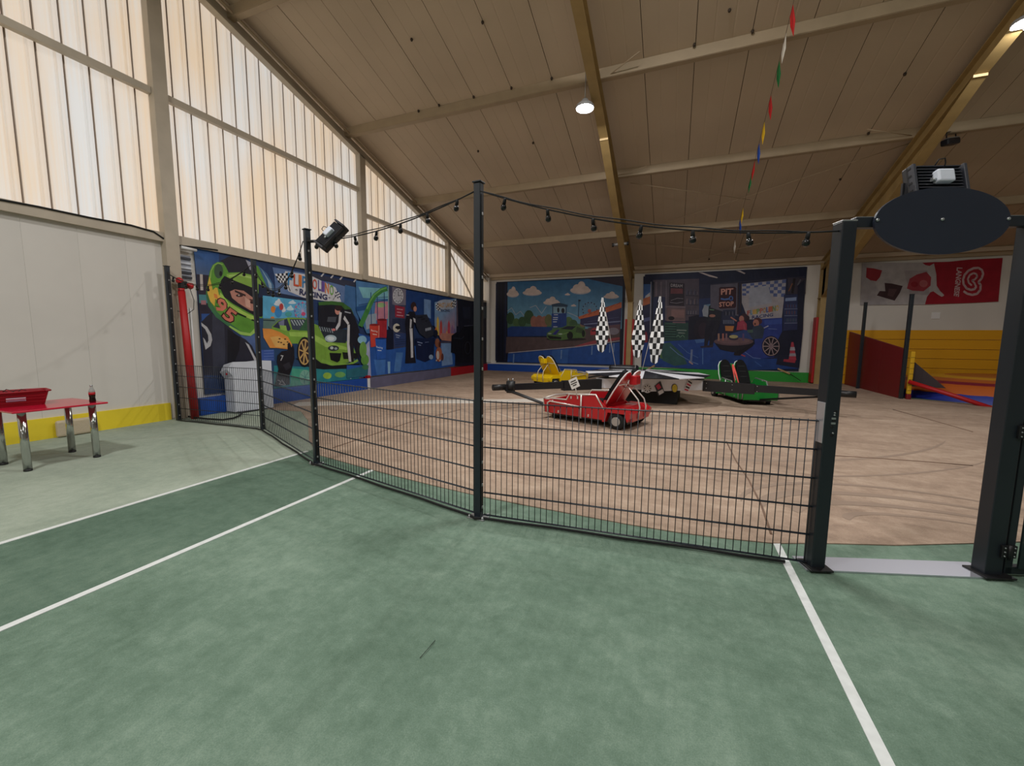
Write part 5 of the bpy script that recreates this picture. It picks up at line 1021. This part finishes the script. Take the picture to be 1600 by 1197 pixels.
# top deck: twelve alternating black and white triangles
for k in range(12):
    a0 = 347+30*k-15; r0_ = 1.95 if k % 2 == 0 else 1.25; r1_ = 1.25 if k % 2 == 0 else 1.95
    p0, p1, pc0 = pol(a0, 1.55, 0.70), pol(a0+30, 1.55, 0.70), pol(0, 0, 0.76)
    b = MB(); b.add([pc0, p0, p1, pc0-Vector((0, 0, 0.02)), p0-Vector((0, 0, 0.02)), p1-Vector((0, 0, 0.02))], [(0, 1, 2), (5, 4, 3), (1, 4, 5, 2), (0, 3, 4, 1), (2, 5, 3, 0)])
    b.build('deck_triangle', HW if k % 2 else HT, hub)
for i, a in enumerate(angs):
    d = Vector((math.cos(math.radians(a)), math.sin(math.radians(a)), 0)); s_ = Vector((-d.y, d.x, 0))
    def seg(r0_, r1_, w0, w1, zb0, zb1, zt0, zt1, nm, mm, par=hub):
        vs = []
        for r_, w_, z0, z1 in ((r0_, w0, zb0, zt0), (r1_, w1, zb1, zt1)):
            for sx, z in ((-1, z0), (1, z0), (1, z1), (-1, z1)): vs.append(C0+d*r_+s_*(sx*w_/2)+Vector((0, 0, z)))
        return MB().add(vs, [(0, 1, 2, 3), (7, 6, 5, 4), (0, 4, 5, 1), (1, 5, 6, 2), (2, 6, 7, 3), (3, 7, 4, 0)]).build(nm, mm, par)
    r = seg(0.25, 1.42, 2.1 if i == 1 else 1.3, 0.34, 0.33, 0.38, 0.66, 0.61, 'arm_root', HW)
    pcov = MB().add([pol(a, 1.40, 0.618), pol(a, 0.3, 0.668)+s_*0.6, pol(a, 0.3, 0.668)-s_*0.6], [(0, 1, 2)]).build('root_stripe', HT, r)
    o = seg(1.42, 2.50, 0.15, 0.15, 0.34, 0.35, 0.59, 0.58, 'arm', fl_black)
    for r_ in (1.5, 2.05, 2.55):
        for z in (0.42, 0.54): MB().lathe([(0.012, 0), (0.008, 0.01)], tuple(C0+d*r_-s_*0.086+Vector((0, 0, z))), 8, Matrix.Rotation(math.radians(a)+PI, 4, 'Z') @ Matrix.Rotation(-PI/2, 4, 'X') if False else Matrix.Rotation(math.radians(a), 4, 'Z') @ Matrix.Rotation(PI/2, 4, 'X')).build('bolt', zinc, o)
    seg(2.50, 4.0, 0.11, 0.10, 0.40, 0.42, 0.56, 0.55, 'arm', fl_black)
    b = MB(); e = C0+d*4.0
    b.tube([e+Vector((0, 0, 0.49)), e+d*0.28+Vector((0, 0, 0.49))], 0.07, 10); b.lathe([(0.10, 0.36), (0.10, 0.62)], tuple(C0+d*3.85), 14); b.build('arm_joint', blackp, hub)
    for q in (-0.05, 0.06): MB().tube([C0+d*(3.85+q)+Vector((0, 0, 0.60)), C0+d*(3.85+q)+Vector((0, 0, 0.68))], 0.012, 6).build('joint_bolt', zinc, hub)
# round and square stickers on the white fascia
def hubface(px, py):       # the fascia of the right-hand arm root, seen side
    a = math.radians(347); d = Vector((math.cos(a), math.sin(a), 0)); s_ = Vector((-d.y, d.x, 0))
    A = C0+d*0.25-s_*1.05; B_ = C0+d*1.42-s_*0.17
    return vplane_pt(px, py, A-s_*0.02, (B_-A).normalized())
stk = {'w': mat('sticker_white', (205, 200, 200), 0.5), 'k': mat('sticker_black', (40, 38, 44), 0.5), 'r': mat('sticker_red', (190, 50, 80), 0.5), 'y': mat('sticker_yellow', (205, 180, 50), 0.5)}
def flatpoly(pts, mm, nm, par, lift=0.0):
    nrm_ = (pts[1]-pts[0]).cross(pts[2]-pts[1]).normalized()
    if nrm_.dot(EYE-pts[0]) < 0: nrm_ = -nrm_
    q = [p+nrm_*lift for p in pts]; n = len(q)
    return MB().add(q+[p-nrm_*0.004 for p in q], [list(range(n))]+[[i, n+i, n+(i+1) % n, (i+1) % n] for i in range(n)]).build(nm, mm, par)
h6 = lambda X, Y: hubface(980+X/12.31, 560+Y/12.31)
def hub_oval(cx, cy, rx, ry, mm, lift, par=hub, nm='sticker'):
    return flatpoly([h6(cx+rx*math.cos(2*PI*k/18), cy+ry*math.sin(2*PI*k/18)) for k in range(18)], stk[mm], nm, par, lift)
s1 = hub_oval(388, 580, 85, 85, 'w', 0.004)
for k in range(8):
    a0 = k*PI/4
    flatpoly([h6(388+30*math.cos(a0), 580+30*math.sin(a0)), h6(388+70*math.cos(a0-0.2), 580+70*math.sin(a0-0.2)), h6(388+70*math.cos(a0+0.2), 580+70*math.sin(a0+0.2))], stk['k'], 'spoke_print', s1, 0.006)
s2 = flatpoly([h6(525, 530), h6(640, 435), h6(720, 660), h6(600, 725)], stk['k'], 'sticker', hub, 0.004)
flatpoly([h6(545, 530), h6(605, 480), h6(655, 560), h6(595, 605)], stk['r'], 'sticker_print', s2, 0.006)
flatpoly([h6(590, 640), h6(680, 590), h6(705, 655), h6(615, 705)], stk['w'], 'sticker_print', s2, 0.006)
s3 = hub_oval(912, 575, 58, 85, 'k', 0.004); hub_oval(912, 575, 50, 75, 'y', 0.006, s3, 'sticker_print')
s4 = flatpoly([h6(1075, 635), h6(1180, 390), h6(1265, 455), h6(1165, 660)], stk['w'], 'sticker', hub, 0.004)
for k in range(4):
    u = 0.12+0.22*k; P0 = Vector((1075, 635)).lerp(Vector((1180, 390)), u); P1 = Vector((1165, 660)).lerp(Vector((1265, 455)), u)
    P2 = Vector((1075, 635)).lerp(Vector((1180, 390)), u+0.12); P3 = Vector((1165, 660)).lerp(Vector((1265, 455)), u+0.12)
    flatpoly([h6(*(P0*0.9+P1*0.1)), h6(*(P1*0.9+P0*0.1)), h6(*(P3*0.9+P2*0.1)), h6(*(P2*0.9+P3*0.1))], stk['k' if k % 2 else 'r'], 'sticker_print', s4, 0.006)
# black gear box mound behind
MB().bbox((-1.35, 12.2, 0.72), (0.8, 0.5, 0.22), 0.06).build('motor_cover', HT, hub)

# checkered flags
fw, fk = mat('flag_white', (232, 232, 232), 0.8), mat('flag_black', (26, 26, 28), 0.8)
def chk_flag(pxb, pyb, pxt, pyt, ydep, corners, label):
    A = plane_pt(pxb, pyb, 1, ydep); B_ = plane_pt(pxt, pyt, 1, ydep-0.15)
    t = thing('checkered_flag', label, 'flag', tuple(A), 0, 'checkered flags on the ride')
    MB().tube([A, B_], 0.009, 6).build('pole', mat('flag_pole', (190, 184, 176), 0.4), t)
    b = MB(); nu, nv = 4, 11; W0 = 0.44; Hh = (B_.z-A.z)*0.74
    grid = {}
    wx = (corners)
    for v in range(nv+1):
        s_ = v/nv
        for u in range(nu+1):
            q = u/nu
            width = 0.05+0.30*min(1, s_*1.5)*(1-0.55*max(0, (s_-0.75)/0.25)*abs(q-0.45)*2)
            cx = wx[0]*(1-s_)+wx[1]*s_
            x_ = B_.x+cx+(q-0.5)*width
            y_ = B_.y+0.05*math.sin(q*9+v*0.4)*min(1, s_*2)-0.02
            z_ = B_.z-s_*Hh-(0.10*(1-abs(q-0.45)*2) if s_ > 0.9 else 0)*((s_-0.9)*10)
            grid[(u, v)] = Vector((x_, y_, z_))
    vs = [grid[(u, v)] for v in range(nv+1) for u in range(nu+1)]
    for v in range(nv):
        for u in range(nu):
            b.cur = (u+v) % 2; i = v*(nu+1)+u; b.add([vs[i], vs[i+1], vs[i+nu+2], vs[i+nu+1]], [(0, 1, 2, 3)])
    b.build('flag_cloth', [fw, fk], t)
chk_flag(962, 574, 942, 465, 11.3, (0.0, 0.02), 'checkered flag left of the first rafter column')
chk_flag(992, 583, 1001, 469, 11.6, (0.0, -0.02), 'checkered flag just right of the first rafter column')
chk_flag(999, 596, 1032, 463, 11.2, (0.0, -0.06), 'largest-looking checkered flag, rightmost of the three, in front of the pit stop mural')

# ------------------------------------------------------------------ karts
def kart(name, body, trim, label, loc, rz, belt=False, placard=False):
    t = thing(name, label, 'kart', loc, rz, 'two-seat ride karts')
    P = lambda mb, nm, mm, par=t: mb.build(nm, mm, par, True)
    ch = MB(); ch.prism([(-0.15, -0.36), (1.35, -0.40), (1.68, -0.28), (1.68, 0.28), (1.35, 0.40), (-0.15, 0.36)], 0.10, 0.15, 'xy'); P(ch, 'chassis', blackp)
    for s_ in (-1, 1):
        b = MB(); pr = [(0.28, 0.15), (1.64, 0.15), (1.68, 0.42), (1.13, 0.44), (1.06, 0.56), (0.45, 0.60), (0.20, 0.38)]
        y0 = s_*0.46; b.prism(pr, y0-0.015, y0+0.015, 'xz'); P(b, 'side_panel', body)
        b = MB(); b.tube([(1.67, y0, 0.16), (1.70, y0, 0.45), (1.12, y0*1.02, 0.465), (1.05, y0*1.02, 0.585), (0.46, y0*1.02, 0.625), (0.24, y0*1.02, 0.30)], 0.017, 8); P(b, 'edge_rail', trim)
        b = MB(); b.tube([(1.56, y0*1.10, 0.14), (1.56, y0*1.12, 0.36), (1.50, y0*1.12, 0.40), (0.78, y0*1.12, 0.36)], 0.014, 8); b.tube([(0.76, y0*1.10, 0.13), (0.76, y0*1.10, 0.60)], 0.016, 8); P(b, 'side_bumper_rail', trim)
        for x_, z_ in ((1.45, 0.40), (1.0, 0.52), (0.85, 0.53), (1.3, 0.2), (0.6, 0.2)):
            P(MB().bbox((x_, y0*1.06, z_), (0.02, 0.03, 0.05), 0.004), 'rail_clip', trim)
        # wheel
        M_ = Matrix.Rotation(PI/2, 4, 'X')
        w_ = P(MB().lathe([(0.11, -0.055), (0.155, -0.05), (0.165, -0.02), (0.165, 0.02), (0.155, 0.05), (0.11, 0.055)], (0.0, s_*0.47, 0.165), 24, M_), 'wheel', blackr)
        P(MB().lathe([(0.085, -0.062), (0.085, 0.062)], (0.0, s_*0.47, 0.165), 18, M_), 'wheel_hub', zinc, w_)
        w_ = P(MB().lathe([(0.04, -0.03), (0.07, -0.025), (0.07, 0.025), (0.04, 0.03)], (1.50, s_*0.30, 0.072), 18, M_), 'caster', blackr)
        # seat
        ys = s_*0.225
        bk = [(0.42, 0.40), (0.20, 0.62), (0.02, 0.96), (-0.03, 1.06), (-0.06, 1.06), (-0.10, 0.98), (0.05, 0.62), (0.20, 0.40)]
        ax_ = Vector((-0.40, 0, 0.68)); ln_ = ax_.length; ax_.normalize(); nr_ = Vector((ax_.z, 0, -ax_.x))   # along the back, and its front side
        def bp_(w_, q, dz, sc=1.0): return Vector((0.30, ys, 0.40))+ax_*(q*ln_)+Vector((0, w_*sc, 0))+nr_*dz
        outl = [(-0.19, 0.0), (-0.20, 0.45), (-0.165, 0.80), (-0.11, 0.95), (-0.04, 1.0), (0.04, 1.0), (0.11, 0.95), (0.165, 0.80), (0.20, 0.45), (0.19, 0.0)]
        def slab(sc, d0, d1, q0=0.0):
            n = len(outl); vs = [bp_(w_, q0+q*(1-q0), d0, sc) for w_, q in outl]+[bp_(w_, q0+q*(1-q0), d1, sc) for w_, q in outl]
            return MB().add(vs, [list(range(n)), list(range(n, 2*n))[::-1]]+[[i, (i+1) % n, n+(i+1) % n, n+i] for i in range(n)])
        st = P(slab(1.0, -0.02, 0.02), 'seat_shell', body)
        P(MB().tube([bp_(w_*1.02, q*1.01, 0.0) for w_, q in outl], 0.013, 6), 'seat_edging', white, st)
        cu = P(slab(0.84, 0.02, 0.10, 0.02), 'seat_cushion', mat('seat_foam_black', (13, 13, 15), 0.75, spec=0.2))
        P(MB().bbox((0.60, ys, 0.40), (0.44, 0.36, 0.09), 0.03), 'seat_squab', mat('seat_foam_black'))
        for q in (0.28, 0.50, 0.72):
            P(MB().bbox(bp_(0, q, 0.10), (0.012, 0.19, 0.035), 0.005, Matrix.Rotation(-0.53, 3, 'Y')), 'cushion_slot', blackr, cu)
    P(MB().box((0.28, 0, 0.36), (0.05, 0.88, 0.34)), 'rear_bulkhead', body)
    P(MB().bbox((1.67, 0, 0.27), (0.04, 0.88, 0.26), 0.01), 'nose_panel', body)
    P(MB().tube([(1.70, -0.46, 0.43), (1.72, 0, 0.46), (1.70, 0.46, 0.43)], 0.018, 8), 'nose_rail', trim)
    P(MB().bbox((0.62, 0, 0.27), (0.55, 0.88, 0.22), 0.03), 'seat_base', body)
    b = MB(); b.prism([(-0.27, 0.17), (0.26, 0.17), (0.26, 0.36), (0.12, 0.42), (-0.10, 0.42), (-0.27, 0.32)], -0.40, 0.40, 'xz'); P(b, 'rear_fender', body)
    for s_ in (-1, 1):
        b = MB(); b.prism([(-0.27, 0.25), (-0.22, 0.17), (-0.17, 0.32), (0.17, 0.32), (0.22, 0.13), (0.28, 0.13), (0.28, 0.34), (0.17, 0.42), (-0.14, 0.42), (-0.27, 0.33)], s_*0.40, s_*0.53, 'xz'); P(b, 'wheel_arch', body)
    P(MB().bbox((-0.12, 0, 0.92), (0.15, 0.20, 0.17), 0.012), 'headrest_box', body)
    for s_ in (-1, 1): P(MB().tube([(0.05, s_*0.10, 0.78), (-0.05, s_*0.12, 0.78), (-0.26, s_*0.14, 0.56), (-0.30, s_*0.15, 0.42), (-0.28, s_*0.16, 0.20)], 0.014, 8), 'strut', trim)
    P(MB().tube([(0.02, -0.40, 0.84), (0.02, 0.40, 0.84)], 0.014, 8), 'cross_tube', trim)
    if belt:
        for s_ in (-1, 1):
            P(MB().bbox((0.19, s_*0.035, 0.72), (0.02, 0.05, 0.62), 0.003, Matrix.Rotation(s_*0.14, 3, 'X') @ Matrix.Rotation(-0.53, 3, 'Y')), 'seat_belt', pinkbelt)
    if placard:
        P(MB().tube([(0.86, 0.49, 0.55), (0.90, 0.51, 0.76)], 0.008, 6), 'placard_stem', trim)
        pl = P(MB().box((0.92, 0.52, 0.82), (0.20, 0.008, 0.20), Matrix.Rotation(0.45, 3, 'Y')), 'placard', white)
        for dz, ln in ((0.045, 0.13), (0.0, 0.15), (-0.04, 0.09)):
            R_ = Matrix.Rotation(0.45, 3, 'Y'); P(MB().box(Vector((0.92, 0.526, 0.82))+R_ @ Vector((0, 0, dz)), (ln, 0.004, 0.018), R_), 'printed_line', blackp, pl)
    t.scale = (0.92, 0.92, 0.92); return t
KR = kart('kart', redl, mat('rail_grey_white', (214, 210, 204), 0.3, 0.3), 'red two-seat kart nearest the fence', (-0.74, 7.56, 0), math.radians(162), placard=True)
KG = kart('kart', greenl, zinc, 'green two-seat kart with red belts, right of the ride hub', (1.50, 12.80, 0), math.radians(-72), belt=True)
KY = kart('kart', yell, mat('rail_cream', (206, 196, 170), 0.35, 0.2), 'yellow two-seat kart seen from behind, left of the ride hub', (-3.95, 13.05, 0), math.radians(58))
# tow links from the arms to the kart noses (parts of the hub)
for k, a, (ox, oy, rz) in ((KR, 226, (-0.74, 7.56, 162)), (KG, 347, (1.50, 12.80, -72)), (KY, 106, (-3.95, 13.05, 58))):
    nose = Vector((ox, oy, 0.15))+Vector((math.cos(math.radians(rz)), math.sin(math.radians(rz)), 0))*1.57
    e = pol(a, 3.95, 0.42); sd = (nose-e).cross(Vector((0, 0, 1))).normalized()*0.04
    for s_ in (-1, 1):
        MB().tube([e+sd*s_, e.lerp(nose, 0.2)+Vector((0, 0, 0.01))+sd*s_, nose+sd*s_*0.6], 0.022, 8).build('tow_link', blackp, hub)

# ------------------------------------------------------------------ far right corner: partition, inflatable, posts
b = MB(); b.add([(5.84, 14.45, 0), (5.84, 18.36, 0), (5.84, 18.36, 1.92), (5.84, 14.45, 1.38), (5.90, 14.45, 0), (5.90, 18.36, 0), (5.90, 18.36, 1.92), (5.90, 14.45, 1.38)],
                [(0, 1, 2, 3), (7, 6, 5, 4), (0, 4, 5, 1), (1, 5, 6, 2), (2, 6, 7, 3), (3, 7, 4, 0)])
pt = thing('partition', 'dark red board partition right of the entrance, sloping at the top', 'partition', (5.87, 16.4, 0), 0)
for y0, y1 in ((14.45, 15.70), (15.72, 17.05), (17.07, 18.36)):
    zt = lambda y: 1.38+(y-14.45)*0.138
    MB().prism([(y0, 0.01), (y1, 0.01), (y1, zt(y1)), (y0, zt(y0))], 5.84, 5.90, 'yz').build('board', reddark, pt)
for (x_, y_, h_, lb) in ((5.74, 16.9, 2.84, 'thin black post on the red partition, the left one'), (5.86, 14.36, 2.84, 'thick black post at the near end of the red partition')):
    t = thing('partition_post', lb, 'post', (x_, y_, 0), 0, 'posts at the red partition')
    MB().bbox((0, 0, h_/2), (0.08, 0.08, h_), 0.006).build('post_tube', anthb, t, True); MB().bbox((0, 0, h_+0.005), (0.095, 0.095, 0.01), 0.002).build('post_cap', anthb, t, True)
t = thing('foam_post_pad', 'yellow foam strip with red foot beside the partition post', 'pad', (5.99, 14.30, 0), 0)
MB().bbox((0, 0, 0.73), (0.09, 0.09, 1.16), 0.02).build('foam', mat('foam_yellow', (206, 160, 20), 0.8), t, True)
MB().bbox((0, 0, 0.075), (0.10, 0.10, 0.15), 0.02).build('foot', reddark, t, True)
for k in range(7): MB().tube([(-0.047, -0.047, 0.25+k*0.15), (0.047, -0.047, 0.25+k*0.15), (0.047, 0.047, 0.25+k*0.15)], 0.004, 5).build('tie', blackp, t, True)
# inflatable jumping pillow
def infl():
    m = bpy.data.materials.new('inflatable_vinyl'); m.use_nodes = True; nt = m.node_tree; bs = nt.nodes['Principled BSDF']; bs.inputs['Roughness'].default_value = 0.45
    tc = nt.nodes.new('ShaderNodeTexCoord'); mp = nt.nodes.new('ShaderNodeMapping'); mp.inputs['Scale'].default_value = (1/3.4, 1/2.5, 0)
    ln = nt.nodes.new('ShaderNodeVectorMath'); ln.operation = 'LENGTH'
    nt.links.new(tc.outputs['Object'], mp.inputs['Vector']); nt.links.new(mp.outputs['Vector'], ln.inputs[0])
    r = nt.nodes.new('ShaderNodeValToRGB'); r.color_ramp.interpolation = 'CONSTANT'; e = r.color_ramp.elements
    cols = [(0, (196, 108, 26)), (0.52, (222, 162, 18)), (0.68, (190, 98, 30)), (0.80, (128, 34, 50)), (0.86, (184, 92, 34)), (0.95, (24, 44, 140))]
    e[0].position = 0; e[0].color = (*lin(cols[0][1]), 1); e[1].position = cols[1][0]; e[1].color = (*lin(cols[1][1]), 1)
    for p_, c_ in cols[2:]: q = e.new(p_); q.color = (*lin(c_), 1)
    nt.links.new(ln.outputs['Value'], r.inputs['Fac']); nt.links.new(r.outputs['Color'], bs.inputs['Base Color']); return m
b = MB(); NR, NA = 12, 40; vs = []
for i in range(NR+1):
    rr = i/NR; hh = 0.62*math.sqrt(max(0, 1-rr**5))
    for k in range(NA):
        a = 2*PI*k/NA; vs.append((3.4*rr*math.cos(a), 2.5*rr*math.sin(a), max(0, hh)))
fs = [(i*NA+k, i*NA+(k+1) % NA, (i+1)*NA+(k+1) % NA, (i+1)*NA+k) for i in range(NR) for k in range(NA)]
b.add(vs, fs, True)
o = b.build('inflatable', infl()); o.location = (9.35, 16.0, 0); tag(o, 'big orange, yellow and blue inflatable jumping pillow behind the right gate post', 'inflatable')
WM[o.name] = Matrix.Translation((9.35, 16.0, 0))
pA = Vector((5.93, 14.22, 0.50)); pB = vplane_pt(1546, 637, (5.93, 14.22, 0), (0.86, -0.5, 0)); pB = pA+(pB-pA)*1.25
solo('red_rail', MB().tube([pA, (pA+pB)/2+Vector((0, 0, 0.01)), pB], 0.055, 10), redpad, 'red padded rail sloping down from the partition post to the right', 'rail', tuple(pA))
b = MB(); b.prism([(14.32, 0.3), (14.32, 1.15), (13.55, 0.30)], 6.1, 6.16, 'yz')
t = solo('side_ramp', MB().add([(6.1, 14.5, 0.35), (6.1, 14.5, 1.05), (6.75, 14.3, 0.35), (6.1, 14.56, 0.35), (6.1, 14.56, 1.05), (6.75, 14.36, 0.35)], [(0, 1, 2), (5, 4, 3), (0, 3, 4, 1), (1, 4, 5, 2), (2, 5, 3, 0)]), mat('ramp_dark', (52, 40, 44), 0.6),
         'dark triangular side flap at the left end of the inflatable', 'flap', (6.15, 14.53, 0.25))
nt_ = solo('notice', MB().bbox((8.28, YB-0.012, 2.48), (0.22, 0.02, 0.22), 0.003), white, 'small white square notice on the cream wall under the red and white banner', 'notice', (8.28, YB-0.012, 2.37))
# brushes leaning on the green kerb
for (x0, y0, x1, y1, lb) in ((1003, 582, 1023, 571, 'wooden stick leaning on the green padding right of the first column'), (1215, 576, 1234, 584, 'wooden brush head with a long thin handle on the green padding')):
    A, B_ = plane_pt(x0, y0, 1, YB-0.27), plane_pt(x1, y1, 1, YB-0.27)
    t = thing('broom', lb, 'broom', tuple(A), 0)
    MB().tube([A, B_], 0.04, 4, sq=True).build('wooden_head', wood, t)
    if x0 > 1100: MB().tube([B_, plane_pt(1251, 595, 1, 17.6)+Vector((0, 0, 0.0))], 0.012, 6).build('handle', blackp, t)
    else: MB().tube([A, plane_pt(999, 588, 1, 17.9)], 0.015, 6).build('handle', wood, t)

tA, tB = G2(656, 1030), G2(680, 1002)
solo('cable_tie', MB().tube([tA+Vector((0, 0, 0.006)), tA.lerp(tB, 0.5)+Vector((0.004, 0, 0.010)), tB+Vector((0, 0, 0.006))], 0.0016, 6), blackp, 'thin black cable tie lying on the green carpet in the foreground', 'cable tie', tuple(tA))
